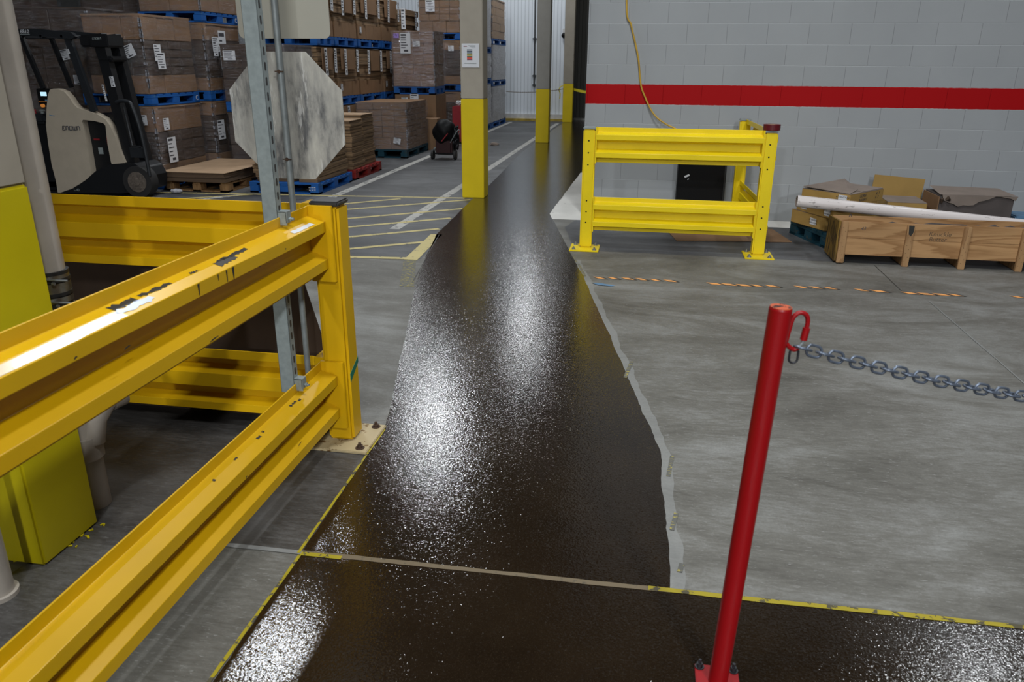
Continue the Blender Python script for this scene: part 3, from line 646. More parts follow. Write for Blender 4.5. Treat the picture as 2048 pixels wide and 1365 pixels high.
def curve(s): # gentle sag along the run
    q = p0.lerp(p1, s); q.z -= 0.10*4*s*(1-s)*0.35; return q
K_ = 400; cs = [curve(i/K_) for i in range(K_+1)]; acc = 0; pos = [cs[0]]
for i in range(K_):
    acc += (cs[i+1]-cs[i]).length
    if acc >= pitch: pos.append(cs[i+1]); acc = 0
for i in range(len(pos)-1):
    a, b = pos[i], pos[i+1]; d = (b-a).normalized(); c = (a+b)/2; upv = Vector((0, 0, 1)); sd = d.cross(upv).normalized(); uu = sd.cross(d).normalized()
    vv = Vector((0.22, 0.90, -0.36)); e1 = d.cross(vv).normalized(); e2 = d.cross(e1).normalized(); tw = (0 if i % 2 else PI/2)+0.05+0.013*i; side = e1*math.cos(tw)+e2*math.sin(tw)
    link(c, d, side, 0.0412, 0.0272, 0.0034).build('chain_link', ['chain'], t)

# ------------------------------------------------------------------ things along the block wall
B = MB(); pts = [(-0.31, 8.775, 3.6), (-0.30, 8.775, 2.26), (-0.24, 8.775, 2.02), (-0.185, 8.775, 1.84), (-0.14, 8.775, 1.67), (-0.10, 8.775, 1.42), (-0.05, 8.775, 1.30), (0.01, 8.76, 1.19), (0.06, 8.74, 1.12), (0.13, 8.72, 1.06), (0.22, 8.70, 1.01), (0.30, 8.68, 0.975), (0.36, 8.67, 0.90), (0.38, 8.66, 0.72)]
B.tube(smooth(pts), 0.009, n=10)
tag(B.build('power_cord', ['cord']), 'yellow cord hanging down the white block wall across the red stripe', 'cord')
t = thing('black_cabinet', 'low black cabinet with a torn sticker against the wall behind the bright barrier', 'cabinet', (0.64, 8.66, 0))
B = MB(); B.box(0.355, 0.84, 8.56, 8.79, 0.0, 0.70, b=0.004); B.build('body', ['black'], t)
B = MB(); B.box(0.375, 0.82, 8.552, 8.56, 0.04, 0.68, b=0.003); B.build('door', ['black'], t)
B = MB(); B.box(0.842, 0.862, 8.56, 8.79, 0.0, 0.70); B.build('side_strip', ['fgrey'], t)
B = MB(); T = Matrix.Translation((0.452, 8.55, 0.500)) @ Matrix.Rotation(-0.45, 4, 'Y'); B.box(-0.028, 0.028, -0.001, 0.001, -0.010, 0.010, T=T); B.box(-0.01, 0.008, -0.001, 0.001, -0.042, -0.034, T=T); B.build('sticker', ['paper'], t)
B = MB(); B.add([(0.35, 7.54, 0.004), (1.46, 7.70, 0.004), (1.36, 8.30, 0.004), (0.26, 8.05, 0.004), (0.35, 7.54, 0.010), (1.46, 7.70, 0.010), (1.36, 8.30, 0.010), (0.26, 8.05, 0.010)], [(0, 3, 2, 1), (4, 5, 6, 7), (0, 1, 5, 4), (1, 2, 6, 5), (2, 3, 7, 6), (3, 0, 4, 7)])
tag(B.build('cardboard_sheet', ['card']), 'flat cardboard sheet lying on the floor behind the bright yellow barrier', 'cardboard sheet')
B = MB(); B.add([(-0.36, 5.86, 0.0035), (-0.30, 5.80, 0.006), (-0.20, 5.79, 0.004), (-0.17, 5.80, 0.007), (-0.28, 5.845, 0.009)], [(0, 1, 2, 3, 4)])
tag(B.build('tape_scrap', ['bluescrap'], fix=False), 'small blue scrap on the floor by the path edge near the orange tape', 'scrap')

# wooden crate
t = thing('wooden_crate', 'long open pine crate with handwriting lying on the floor at the right', 'crate', (2.6, 7.2, 0))
X0, X1, Y0, Y1 = 1.70, 3.95, 6.90, 7.32
B = MB(); B.box(X0+0.01, X1, Y0+0.028, Y0+0.046, 0.08, 0.225, b=0.002); B.box(X0+0.01, X1, Y0+0.028, Y0+0.046, 0.227, 0.368, b=0.002); B.build('front_boards', ['pine'], t)
B = MB(); B.box(X0+0.01, X1, Y1-0.02, Y1, 0.08, 0.225, b=0.002); B.box(X0+0.01, X1, Y1-0.02, Y1, 0.227, 0.352, b=0.002); B.build('back_boards', ['pine'], t)
B = MB(); B.box(X0+0.01, X1, Y0+0.046, Y1-0.02, 0.08, 0.10); B.build('bottom', ['pine'], t)
B = MB(); B.prism([(Y0+0.028, 0.02), (Y1, 0.02), (Y1, 0.352), (Y0+0.028, 0.372)], X0-0.018, X0, 'x'); B.build('end_panel', ['osb'], t)
for k, x in enumerate((1.70, 2.235, 2.685, 3.135, 3.6)):
    B = MB(); B.box(x, x+0.055, Y0, Y0+0.028, 0.0 if k else 0.01, 0.372 if k == 0 else 0.362, b=0.003); bt = B.build('batten', ['pine2'], t)
    B = MB()
    for z in range(9):
        B.cyl((x+0.016+0.02*(z % 2), Y0-0.0006, 0.05+z*0.034), (x+0.016+0.02*(z % 2), Y0+0.001, 0.05+z*0.034), 0.0028, n=6)
    B.build('nails', ['rust'], bt)
    B = MB(); B.box(x+(0.01 if k else 0.03), x+(0.05 if k else 0.075), Y0+0.05, Y1-0.05, 0.0, 0.08, b=0.003); B.build('skid', ['pine2'], t)
B = MB(); pts = []
rnd = random.Random(12)
for i in range(31):
    x = 2.0+i*0.062; pts.append((x, 0.300+0.055+rnd.uniform(0, 0.028)*(1 if i > 1 else 0)))
B.prism([(2.0, 0.12)]+pts+[(3.86, 0.12)], Y0+0.052, Y0+0.075, 'y'); B.build('plastic_lining', ['greybox'], t)
B = MB(); T = Matrix.Translation((2.252, Y0-0.001, 0.33)); B.prism([(2.24, 0.36), (2.285, 0.36), (2.284, 0.30), (2.268, 0.268), (2.248, 0.285)], Y0-0.0012, Y0-0.0004, 'y'); B.build('burn_mark', ['scuff'], t)
text('Knuckle', 'lettering', 'pencil', t, (2.505, Y0+0.0272, 0.288), (PI/2, 0, 0), 0.055, 0.0003, 0.15)
text('Butter', 'lettering', 'pencil', t, (2.495, Y0+0.0272, 0.243), (PI/2, 0, 0), 0.055, 0.0003, 0.1)
text('^', 'lettering', 'ink', t, (1.86, Y1-0.0205, 0.345), (PI/2, 0, 0), 0.07, 0.0003)
text('43', 'lettering', 'ink', t, (1.885, Y0+0.0272, 0.312), (PI/2, 0, 0), 0.04, 0.0003, 0.3)

# long white pipe laid across boxes and crate
B = MB(); a = Vector((1.405, 7.45, 0.447)); b = Vector((4.45, 7.45, 0.215)); d = (b-a).normalized()
B.cyl(a, b, 0.053, n=28, cap=False); B.cyl(a+d*0.001, b, 0.047, n=28, cap=False, mi=1); B.cyl(b-d*0.01, b, 0.052, n=28)
vs = []
tag(B.build('plastic_pipe', ['pvc2', 'cardgrey']), 'long scuffed white plastic pipe lying over the boxes just behind the wooden crate', 'pipe')

# ------------------------------------------------------------------ pallets
def pallet(mat, label, loc, rz=0, group=None, W=1.0, D=1.2):
    """block pallet, W along x, D along y, 0.142 high"""
    t = thing('wooden_pallet', label, 'pallet', loc, rz, group)
    B = MB()
    for k in range(7):
        y = -D/2+k*(D-0.10)/6; B.box(-W/2, W/2, y, y+0.10, 0.122, 0.142, b=0.002)
    for x in (-W/2, -0.05, W/2-0.10): B.box(x, x+0.10, -D/2, D/2, 0.100, 0.122)
    B.build('top_deck', [mat], t, world=False)
    for x in (-W/2, -0.06, W/2-0.12):
        for y in (-D/2, -0.07, D/2-0.14): B = MB(); B.box(x, x+0.12, y, y+0.14, 0.020, 0.100, b=0.004); B.build('block', [mat], t, world=False)
    B = MB()
    for x in (-W/2, -0.06, W/2-0.12): B.box(x, x+0.12, -D/2, D/2, 0, 0.020)
    for y in (-D/2, D/2-0.12): B.box(-W/2, W/2, y, y+0.12, 0, 0.020)
    B.build('bottom_boards', [mat], t, world=False)
    return t
PP = {}
def put_pallet(mat, x0, x1, y0, y1, z, label, group=None):
    W, D = round(x1-x0, 3), round(y1-y0, 3); key = (mat, W, D); loc = ((x0+x1)/2, (y0+y1)/2, z)
    if key in PP: return dup(PP[key], loc, 0, label, group)
    PP[key] = pallet(mat, label, loc, 0, group, W, D); return PP[key]

# ------------------------------------------------------------------ labels on loads
def label_on(par, face, x, y, z, w_, h, tilt=0, mats=('paper', 'ink'), rows=5, name='shipping_label'):
    """face '-y' or '+x'; centre of the label"""
    B = MB(); rnd = random.Random(int(abs(x*91+y*37+z*53)*10))
    B.box(-w_/2, w_/2, -0.0010, 0.0, -h/2, h/2, 0)
    for k in range(rows):
        zz = h/2-h*(0.10+0.62*k/max(rows-1, 1)); ww = w_*rnd.uniform(0.35, 0.8); hh = h*(0.045 if k else 0.09)
        B.box(-w_*0.42, -w_*0.42+ww, -0.0016, -0.0009, zz-hh/2, zz+hh/2, 1)
    B.box(-w_*0.15, w_*0.25, -0.0016, -0.0009, -h*0.42, -h*0.32, 1)
    T = Matrix.Translation((x, y, z)) @ (Matrix.Rotation(PI/2, 4, 'Z') if face == '+x' else Matrix.Identity(4)) @ Matrix.Rotation(tilt, 4, 'Y')
    B2 = MB(); B2.v = [tuple(T @ Vector(v)) for v in B.v]; B2.f = B.f; B2.mi = B.mi; B2.sm = B.sm
    return B2.build(name, list(mats), par)

# ------------------------------------------------------------------ loads
def wrap_load(x0, x1, y0, y1, z0, z1, label, seed=0, cols=4, layers=4, cm=('card', 'carddark'), film='film', topband=0.22, botband=0.2, labels=(), group=None, bulge=0.02, name='wrapped_carton_load'):
    t = thing(name, label, 'carton load', ((x0+x1)/2, (y0+y1)/2, z0), 0, group)
    rnd = random.Random(seed); B = MB(); H = z1-z0
    B.box(x0+0.03, x1-0.03, y0+0.03, y1-0.03, z0, z1-0.03, 1)
    zs = [z0, z0+botband*H]+[z0+botband*H+(1-botband-topband)*H*(k+1)/layers for k in range(layers)]+[z1]
    for li in range(len(zs)-1):
        a, b = zs[li]+0.003, zs[li+1]-0.003; mi = 0 if li in (0, len(zs)-2) else 2
        n = cols if mi else max(2, cols-1)
        for face in ('f', 's'):
            for k in range(n):
                j = rnd.uniform(-0.008, 0.006)
                if face == 'f':
                    xa = x0+(x1-x0)*k/n+0.003; xb = x0+(x1-x0)*(k+1)/n-0.003; B.box(xa, xb, y0+0.012+j, y0+0.10, a, b, mi, b=0.004)
                else:
                    ya = y0+(y1-y0)*k/n+0.003; yb = y0+(y1-y0)*(k+1)/n-0.003; B.box(x1-0.10, x1-0.012+j, ya, yb, a, b, mi, b=0.004)
    B.box(x0, x1-0.004, y0+0.004, y1, z1-0.028, z1-0.004, 0)
    B.build('cartons', [cm[0], 'carddark', cm[1]], t)
    if film:
        bm = bmesh.new(); bmesh.ops.create_cube(bm, size=1)
        for v in bm.verts: v.co = (v.co.x*(x1-x0+0.03), v.co.y*(y1-y0+0.03), v.co.z*(H-0.006))
        bmesh.ops.delete(bm, geom=[f for f in bm.faces if abs(f.normal.z) > 0.5], context='FACES')
        bmesh.ops.subdivide_edges(bm, edges=bm.edges[:], cuts=9, use_grid_fill=True)
        for v in bm.verts:
            j = rnd.uniform(-0.5, 0.5)*bulge; s_ = 1+(j/0.5); v.co.x *= s_; v.co.y *= 1+rnd.uniform(-0.5, 0.5)*bulge/0.5
        B = MB(); B.frombm(bm, 0, Matrix.Translation(((x0+x1)/2, (y0+y1)/2, (z0+z1)/2)), sm=True); B.build('stretch_film', [film], t)
        B = MB(); z = z0+0.01                       # bunched film up the near corner, pale pieces standing in for highlights
        while z < z1-0.04:
            h = rnd.uniform(0.012, 0.05); w_ = rnd.uniform(0.004, 0.022)
            if rnd.random() < 0.62:
                B.box(x1+0.006-w_, x1+0.020, y0-0.020, y0-0.014, z, z+h); B.box(x1+0.014, x1+0.020, y0-0.020, y0-0.020+w_*1.6, z, z+h)
            z += h+rnd.uniform(0.0, 0.012)
        if film != 'filmw': o = B.build('film_fold', ['fold'], t); o['kind'] = 'stuff'
    for lb in labels: label_on(t, *lb[:6], **(lb[6] if len(lb) > 6 else {}))
    return t
def flat_stack(x0, x1, y0, y1, z0, z1, label, seed=0, n=10, jit=0.02, mat='flats', top='cardlight', labels=(), group=None, slope=0.0, name='flattened_carton_stack'):
    t = thing(name, label, 'carton stack', ((x0+x1)/2, (y0+y1)/2, z0), 0, group); rnd = random.Random(seed); B = MB(); z = z0
    for k in range(n):
        h = (z1-z0)/n*(1 if k in (0, n-1) else rnd.uniform(0.9, 1.1)); h = min(h, z1-z)
        if k == n-1: h = z1-z
        a = [rnd.uniform(-jit, jit*0.3) for _ in range(4)]
        B.box(x0-a[0], x1+a[1]+slope*(k/n), y0-a[2], y1+a[3], z+0.001, z+h-0.0015, 0, b=0.002); z += h
    B.build('flattened_cartons', [mat], t)
    B = MB(); B.box(x0+0.01, x1-0.008+slope, y0+0.008, y1-0.01, z1-0.001, z1+0.005); B.build('top_sheet', [top], t)
    for lb in labels: label_on(t, *lb[:6], **(lb[6] if len(lb) > 6 else {}))
    return t
def carton_row(x0, x1, y0, y1, z0, z1, label, seed=0, n=3, labels=(), mat='card', group=None):
    t = thing('carton_bundle', label, 'carton bundle', ((x0+x1)/2, (y0+y1)/2, z0), 0, group); rnd = random.Random(seed)
    B = MB()
    for k in range(n):
        ya = y0+(y1-y0)*k/n+0.002; yb = y0+(y1-y0)*(k+1)/n-0.002; B.box(x0, x1+rnd.uniform(-0.008, 0.004), ya, yb, z0, z1, 0, b=0.003)
    B.build('cartons', [mat], t)
    for lb in labels: label_on(t, *lb[:6], **(lb[6] if len(lb) > 6 else {}))
    return t
def hang_sheet(par, x, y0, y1, z0, z1, mat='card'):
    B = MB(); B.box(x, x+0.012, y0, y1, z0, z1, b=0.002); B.build('hanging_flap', [mat], par)
G = dict
STK = 'blue pallets in the stacks on the left'
# tower behind the lift truck (front corner at -6.33, 9.45)
AX0, AX1, AY0, AY1 = -7.33, -6.35, 9.42, 10.55
put_pallet('bluepal', AX0, AX1, AY0, AY1, 0, 'blue pallet on the floor under the tall wrapped stack beside the lift truck', STK)
wrap_load(AX0+0.03, AX1, AY0, AY1, 0.144, 1.075, 'wrapped cartons on the bottom level of the tall stack beside the lift truck', 1, 4, 3, topband=0.36,
          labels=[('-y', -6.53, AY0-0.02, 0.90, 0.17, 0.13), ('+x', AX1+0.03, 9.62, 0.84, 0.13, 0.15), ('+x', AX1+0.03, 9.68, 0.50, 0.19, 0.33)])
p = put_pallet('bluepal', AX0, AX1, AY0, AY1, 1.078, 'blue pallet halfway up the tall stack beside the lift truck', STK)
text('C', 'pallet_mark', 'paper', p, (AX1+0.0015, AY1-0.07, 1.078+0.062), (PI/2, 0, PI/2), 0.09)
wrap_load(AX0+0.15, AX1-0.01, AY0, AY1, 1.222, 2.19, 'tall wrapped carton load on the upper level of the stack beside the lift truck', 2, 4, 4, topband=0.32, botband=0.24,
          labels=[('-y', -6.56, AY0-0.02, 1.74, 0.17, 0.15, G(tilt=-0.35)), ('+x', AX1+0.02, 9.67, 1.73, 0.15, 0.20), ('+x', AX1+0.022, 9.72, 1.63, 0.17, 0.20)])
BY0, BY1 = 10.85, 11.90
wrap_load(AX0+0.1, AX1, BY0, BY1, 1.22, 2.15, 'wrapped cartons in the second stack behind the lift truck, under a blue pallet', 3, 3, 3, topband=0.25,
          labels=[('+x', AX1+0.022, 11.13, 1.86, 0.20, 0.20), ('+x', AX1+0.02, 11.32, 1.78, 0.20, 0.55), ('+x', AX1+0.024, 11.10, 1.80, 0.13, 0.2)])
put_pallet('bluepal', AX0, AX1, BY0, BY1, 1.078, 'blue pallet halfway up the second stack behind the lift truck', STK)
wrap_load(AX0+0.03, AX1, BY0, BY1, 0.144, 1.075, 'wrapped cartons on the bottom level of the second stack behind the lift truck', 4, 3, 3, labels=[('+x', AX1+0.02, 11.0, 0.66, 0.2, 0.28)])
put_pallet('bluepal', AX0, AX1, BY0, BY1, 0, 'blue pallet on the floor under the second stack behind the lift truck', STK)
p = put_pallet('bluepal', AX0, AX1, BY0, BY1, 2.152, 'topmost blue pallet of the second stack behind the lift truck', STK)
text('C', 'pallet_mark', 'paper', p, (AX1+0.0015, BY1-0.07, 2.152+0.062), (PI/2, 0, PI/2), 0.09)
wrap_load(AX0+0.03, AX1, BY0, BY1, 2.297, 3.2, 'cartons at the very top of the second stack behind the lift truck', 5, 3, 3, botband=0.3)
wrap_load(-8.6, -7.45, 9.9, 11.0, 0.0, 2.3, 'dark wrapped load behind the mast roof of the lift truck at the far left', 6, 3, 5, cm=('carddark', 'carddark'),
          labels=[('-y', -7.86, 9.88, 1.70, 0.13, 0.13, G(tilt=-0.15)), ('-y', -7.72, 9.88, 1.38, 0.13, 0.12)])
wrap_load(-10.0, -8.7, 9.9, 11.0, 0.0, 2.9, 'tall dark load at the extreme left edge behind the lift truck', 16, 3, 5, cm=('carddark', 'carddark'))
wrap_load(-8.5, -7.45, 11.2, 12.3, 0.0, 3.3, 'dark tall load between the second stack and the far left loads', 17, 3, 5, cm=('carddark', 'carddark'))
# dark tower with labels just left of the octagonal sign
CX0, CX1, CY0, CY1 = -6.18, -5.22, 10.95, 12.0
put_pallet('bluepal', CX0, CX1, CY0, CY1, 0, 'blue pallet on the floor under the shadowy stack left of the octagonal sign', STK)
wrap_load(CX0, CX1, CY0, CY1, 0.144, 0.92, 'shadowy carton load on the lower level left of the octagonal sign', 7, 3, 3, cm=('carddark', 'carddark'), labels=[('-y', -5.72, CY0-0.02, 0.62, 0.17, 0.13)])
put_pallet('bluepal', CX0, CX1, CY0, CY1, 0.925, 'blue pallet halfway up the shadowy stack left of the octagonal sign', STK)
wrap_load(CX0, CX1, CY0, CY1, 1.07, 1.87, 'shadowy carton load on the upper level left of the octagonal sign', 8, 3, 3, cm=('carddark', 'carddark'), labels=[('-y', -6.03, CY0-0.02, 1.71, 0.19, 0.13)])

# row of labelled flattened-carton stacks
EX = -5.22
rows = [(12.22, 12.92, 1), (12.98, 13.98, 2), (14.05, 15.30, 3), (15.38, 16.50, 4)]
names = ['first', 'second', 'third', 'fourth']
for (ya, yb, k), nm in zip(rows, names):
    for lv, z0 in ((0, 0.0), (1, 0.93), (2, 1.88)):
        where = ('on the floor level', 'on the middle level', 'on the top level')[lv]
        W = 0.98; x0 = EX-W; dy = 0.02*(lv-1)*(1 if k % 2 else -1)
        put_pallet('bluepal', x0, EX, ya, yb, z0, 'blue pallet %s of the %s labelled stack behind the octagonal sign' % (where, nm), STK)
        zb = z0+0.144; zc = zb+0.24; zt = z0+0.92
        lb = [('+x', EX+0.012, ya+0.12, zb+0.15, 0.09, 0.11)] if (lv+k) % 2 else []
        carton_row(x0, EX, ya, yb, zb, zc, 'upright carton bundle %s of the %s labelled stack' % (where, nm), k*7+lv, 3 if k < 4 else 2, lb)
        D = yb-ya
        ls = [('+x', EX+0.045, ya+D*0.30, zt-0.22, 0.10, 0.42, G(tilt=0.05*(k-2), rows=7)), ('+x', EX+0.045, ya+D*0.86, zt-0.20, 0.10, 0.38, G(tilt=0.05, rows=7))]
        t = flat_stack(x0+0.02, EX-0.02, ya+0.02, yb-0.02, zc+0.002, zt, 'flattened cartons with long white labels %s of the %s labelled stack' % (where, nm), k*11+lv, 8, 0.018, labels=ls)
        if (k+lv) % 3 != 1: hang_sheet(t, EX+0.012, ya+D*0.15, ya+D*0.80, zt-0.34, zt-0.01)
        else: hang_sheet(t, EX+0.012, ya+D*0.45, ya+D*0.98, zt-0.38, zt-0.02)
# flattened cartons with a pale front face at the top behind them
flat_stack(-5.75, -5.10, 16.62, 17.5, 1.1, 2.66, 'pale flattened cartons at the top of the stack left of the purple-stickered load', 77, 16, 0.03,
           labels=[('-y', -5.45, 16.58, 2.45, 0.10, 0.40, G(rows=7)), ('-y', -5.15, 16.58, 2.48, 0.09, 0.40), ('+x', -5.06, 17.2, 2.46, 0.12, 0.34)])
carton_row(-5.75, -5.10, 16.62, 17.5, 0.0, 1.095, 'plain carton column under the pale flattened cartons', 78, 2)

# low stack on the blue pallet (front of the row)
p = put_pallet('bluepal', -5.13, -4.17, 9.45, 10.66, 0, 'blue pallet with white stencilled text at the front of the row, nearest the hatching')
B = MB()
for r_ in range(3):
    for k in range(3): B.box(-4.305+k*0.035, -4.305+k*0.035+0.024, 9.4485, 9.4495, 0.088-r_*0.020, 0.096-r_*0.020)
B.build('stencil_text', ['paper'], p)
flat_stack(-5.10, -4.50, 9.50, 10.6, 0.144, 0.62, 'loose flattened cartons on the front blue pallet, left part', 31, 9, 0.05)
flat_stack(-4.98, -4.24, 9.75, 10.6, 0.625, 0.80, 'thin flattened cartons lying on top of the front blue pallet load', 32, 4, 0.05)
t = flat_stack(-4.47, -4.20, 9.52, 10.60, 0.144, 0.60, 'sagging flattened cartons at the right edge of the front blue pallet', 33, 7, 0.035, labels=[('-y', -4.42, 9.47, 0.34, 0.05, 0.12, G(tilt=0.4))])
# red pallet
put_pallet('redpal', -5.13, -4.17, 10.80, 11.95, 0, 'red pallet under flattened cartons between the blue and the teal pallets')
flat_stack(-5.05, -4.22, 10.85, 11.36, 0.144, 0.83, 'folded carton bundles on the red pallet, nearer pile', 34, 15, 0.022)
flat_stack(-5.05, -4.25, 11.42, 11.92, 0.144, 0.88, 'folded carton bundles on the red pallet, farther pile', 35, 13, 0.022)
# teal pallet with low wrapped load
put_pallet('tealpal', -5.22, -4.24, 13.56, 15.0, 0, 'teal pallet under the low shrink-wrapped load')
wrap_load(-5.16, -4.24, 13.60, 14.92, 0.144, 0.965, 'low shrink-wrapped load of pale brown cartons on the teal pallet', 41, 4, 5, film='film2', cm=('card', 'card'), topband=0.16, botband=0.25,
          labels=[('-y', -4.42, 13.57, 0.30, 0.13, 0.10, G(tilt=0.2))], bulge=0.03)
# purple-stickered load and what is below it
PX0, PX1, PY0, PY1 = -5.02, -4.18, 15.35, 16.15
carton_row(PX0+0.02, PX1+0.02, PY0, PY1, 0.0, 1.03, 'brown cartons below the purple-stickered load', 51, 2, [('-y', -4.80, PY0-0.012, 0.94, 0.13, 0.07), ('-y', -4.60, PY0-0.012, 0.92, 0.17, 0.24)])
put_pallet('bluepal', PX0, PX1, PY0, PY1, 1.035, 'blue pallet carrying the purple-stickered load')
t = wrap_load(PX0, PX1, PY0, PY1, 1.18, 2.21, 'large shrink-wrapped load with a purple sticker and a big white label', 52, 4, 3, film='film2', topband=0.22, botband=0.22, cm=('card', 'card'),
          labels=[('-y', -4.74, PY0-0.022, 1.98, 0.21, 0.37, G(rows=6)), ('-y', -4.52, PY0-0.022, 1.97, 0.14, 0.10)])
B = MB(); B.box(-4.975, -4.865, PY0-0.024, PY0-0.021, 2.075, 2.155); B.build('purple_sticker', ['purple'], t)
text('291', 'sticker_number', 'ink', t, (-4.92, PY0-0.0245, 2.115), (PI/2, 0, 0), 0.085)
B = MB(); B.box(-4.70, -4.05, 14.98, 15.28, 0.0, 0.60, b=0.004)
o = tag(B.build('cardboard_box', ['card']), 'upright brown box on the floor right behind the low wrapped load', 'box')
# stack between that load and the near column
VX0, VX1, VY0, VY1 = -4.98, -4.08, 17.15, 18.25
wrap_load(VX0, VX1, VY0, VY1, 0.0, 1.03, 'wrapped cartons at floor level behind the red cabinet', 61, 3, 3)
put_pallet('bluepal', VX0, VX1, VY0, VY1, 1.035, 'lower blue pallet in the stack just left of the middle column')
wrap_load(VX0, VX1, VY0, VY1, 1.18, 2.08, 'wrapped cartons on the middle level just left of the middle column', 62, 3, 3, labels=[('-y', -4.28, VY0-0.02, 1.92, 0.12, 0.11)], bulge=0.04)
put_pallet('bluepal', VX0, VX1, VY0, VY1, 2.085, 'upper blue pallet in the stack just left of the middle column')
wrap_load(VX0, VX1, VY0, VY1, 2.23, 3.4, 'high wrapped carton load above the purple-stickered load, left of the middle column', 63, 4, 5, labels=[('-y', -4.72, VY0-0.02, 2.76, 0.20, 0.22)], cm=('card', 'card'))
# white wrapped towers past the middle column
for (ya, yb, zs, nm) in ((19.35, 20.5, (0.0, 1.12, 1.86), 'nearer'), (20.62, 22.6, (0.0, 1.05, 2.08), 'farther')):
    for lv, z0 in enumerate(zs):
        z1 = (zs+(3.2,))[lv+1]-0.005; where = ('bottom', 'middle', 'top')[lv]
        put_pallet('bluepal', -5.05, -4.06, ya, yb, z0, 'blue pallet at the %s of the %s white-wrapped tower past the middle column' % (where, nm))
        wrap_load(-5.02, -4.08, ya+0.03, yb-0.03, z0+0.144, z1, '%s white-wrapped load of the %s tower past the middle column' % (where, nm), 70+lv, 3, 3, film='filmw' if not (lv == 2 and nm == 'farther') else 'film', cm=('cardlight', 'cardlight'), bulge=0.025)

# low pile of flat sheets on a plain pallet
pallet('pine2', 'small plain wooden pallet under the low pile of flat sheets', (-5.85, 9.95, 0), 0.0, None, 0.9, 1.15)
t = thing('sheet_pile', 'low pile of large flat cardboard sheets in front of the wrapped stack', 'cardboard pile', (-5.85, 9.9, 0.142))
B = MB(); rnd = random.Random(5)
for k in range(6): B.box(-6.27+rnd.uniform(-0.006, 0.006), -5.37+rnd.uniform(-0.006, 0.006), 9.26+rnd.uniform(-0.005, 0.005), 10.72, 0.142+k*0.02, 0.1615+k*0.02)
B.build('sheets', ['flatsdark'], t)
B = MB(); B.prism([(-6.28, 9.25), (-5.36, 9.25), (-5.33, 10.55), (-5.42, 10.74), (-6.28, 10.74)], 0.262, 0.268, 'z'); B.build('top_sheet', ['cardlight'], t)
B = MB(); rnd = random.Random(3)
bm = bmesh.new(); bmesh.ops.create_icosphere(bm, subdivisions=3, radius=0.055)
for v in bm.verts: v.co *= 1+rnd.uniform(-0.25, 0.15); v.co.z *= 0.5; v.co.x *= 1.5
B.frombm(bm, 0, Matrix.Translation((-6.03, 9.19, 0.030)), sm=True); tag(B.build('film_wad', ['filmw']), 'crumpled wad of plastic film on the floor under the flat sheet pile', 'film wad')

# ------------------------------------------------------------------ boxes on the teal pallet at the block wall
pallet('tealpal', 'teal pallet beneath the boxes behind the wooden crate', (2.10, 7.96, 0), 0.29, None, 1.0, 0.76)
def carton(name, label, x0, x1, y0, y1, z0, z1, rz, side, top, flaps=()):
    cx_, cy_ = (x0+x1)/2, (y0+y1)/2; t = thing(name, label, 'box', (cx_, cy_, z0), rz); W, D, H = (x1-x0)/2, (y1-y0)/2, z1-z0
    B = MB(); B.box(-W, W, -D, D, 0, H, b=0.004); B.build('body', [side], t, world=False)
    B = MB(); B.box(-W+0.002, W-0.002, -D+0.002, D-0.002, H, H+0.004); B.build('lid', [top], t, world=False)
    for (poly, z) in flaps:
        B = MB(); k = len(poly); B.add([(x, y, zz+H) for x, y, zz in poly]+[(x, y, zz+H+0.005) for x, y, zz in poly], [tuple(range(k))[::-1], tuple(range(k, 2*k))]+[(i, (i+1) % k, k+(i+1) % k, k+i) for i in range(k)])
        B.build('flap', [top], t, world=False)
    return t
def box_note(t, x, y, z, w_, h, rz, lines):
    B = MB(); B.box(-w_/2, w_/2, -0.0015, 0, -h/2, h/2); T = Matrix.Translation((x, y, z)) @ Matrix.Rotation(rz, 4, 'Z')
    B.v = [tuple(T @ Vector(v)) for v in B.v]; B.build('paper_label', ['cardlight' if False else 'paper'], t)
    for i, s_ in enumerate(lines):
        p = T @ Vector((0, -0.002, h*0.22-i*h*0.44)); text(s_, 'label_text', 'ink', t, tuple(p), (PI/2, 0, rz), h*0.36)
def by_corner(name, label, C, ang, L1, L2, z0, z1, side, top, flaps=()):
    """C = nearest corner, ang = heading of the right-hand side, L1 its length, L2 length of the left side"""
    c, s_ = math.cos(ang), math.sin(ang); cx_ = C[0]+c*L1/2-s_*L2/2; cy_ = C[1]+s_*L1/2+c*L2/2
    return carton(name, label, cx_-L1/2, cx_+L1/2, cy_-L2/2, cy_+L2/2, z0, z1, ang, side, top, flaps)
def left_note(t, u, z, w_, h, lines):
    """paper label on the left-hand (-x local) face, u along that face from the near corner"""
    W = [v for c in t.children if c.name.startswith('body') for v in c.data.vertices]; xm = min(v.co.x for v in W); ym = min(v.co.y for v in W)
    B = MB(); B.box(xm-0.0015, xm, ym+u-w_/2, ym+u+w_/2, z-h/2, z+h/2); B.build('paper_label', ['paper'], t, world=False)
    for i, q_ in enumerate(lines):
        o = text(q_, 'label_text', 'ink', None, (0, 0, 0), (0, 0, 0), h*0.34, 0.0003); o.parent = t
        o.matrix_basis = Matrix.Translation((xm-0.002, ym+u, z+h*0.22-i*h*0.44)) @ Matrix.Rotation(-PI/2, 4, 'Z') @ Matrix.Rotation(PI/2, 4, 'X')
t = by_corner('cardboard_box', 'long low box at the bottom of the pile behind the crate', (1.72, 7.60), 0.49, 0.50, 0.50, 0.145, 0.272, 'cardyel', 'cardgrey')
left_note(t, 0.17, 0.062, 0.085, 0.062, ('ATTENTION', 'TEAM WEAR'))
t = by_corner('cardboard_box', 'middle box of the pile behind the crate with two paper labels', (1.76, 7.50), 0.46, 0.45, 0.55, 0.275, 0.388, 'cardyel', 'cardgrey')
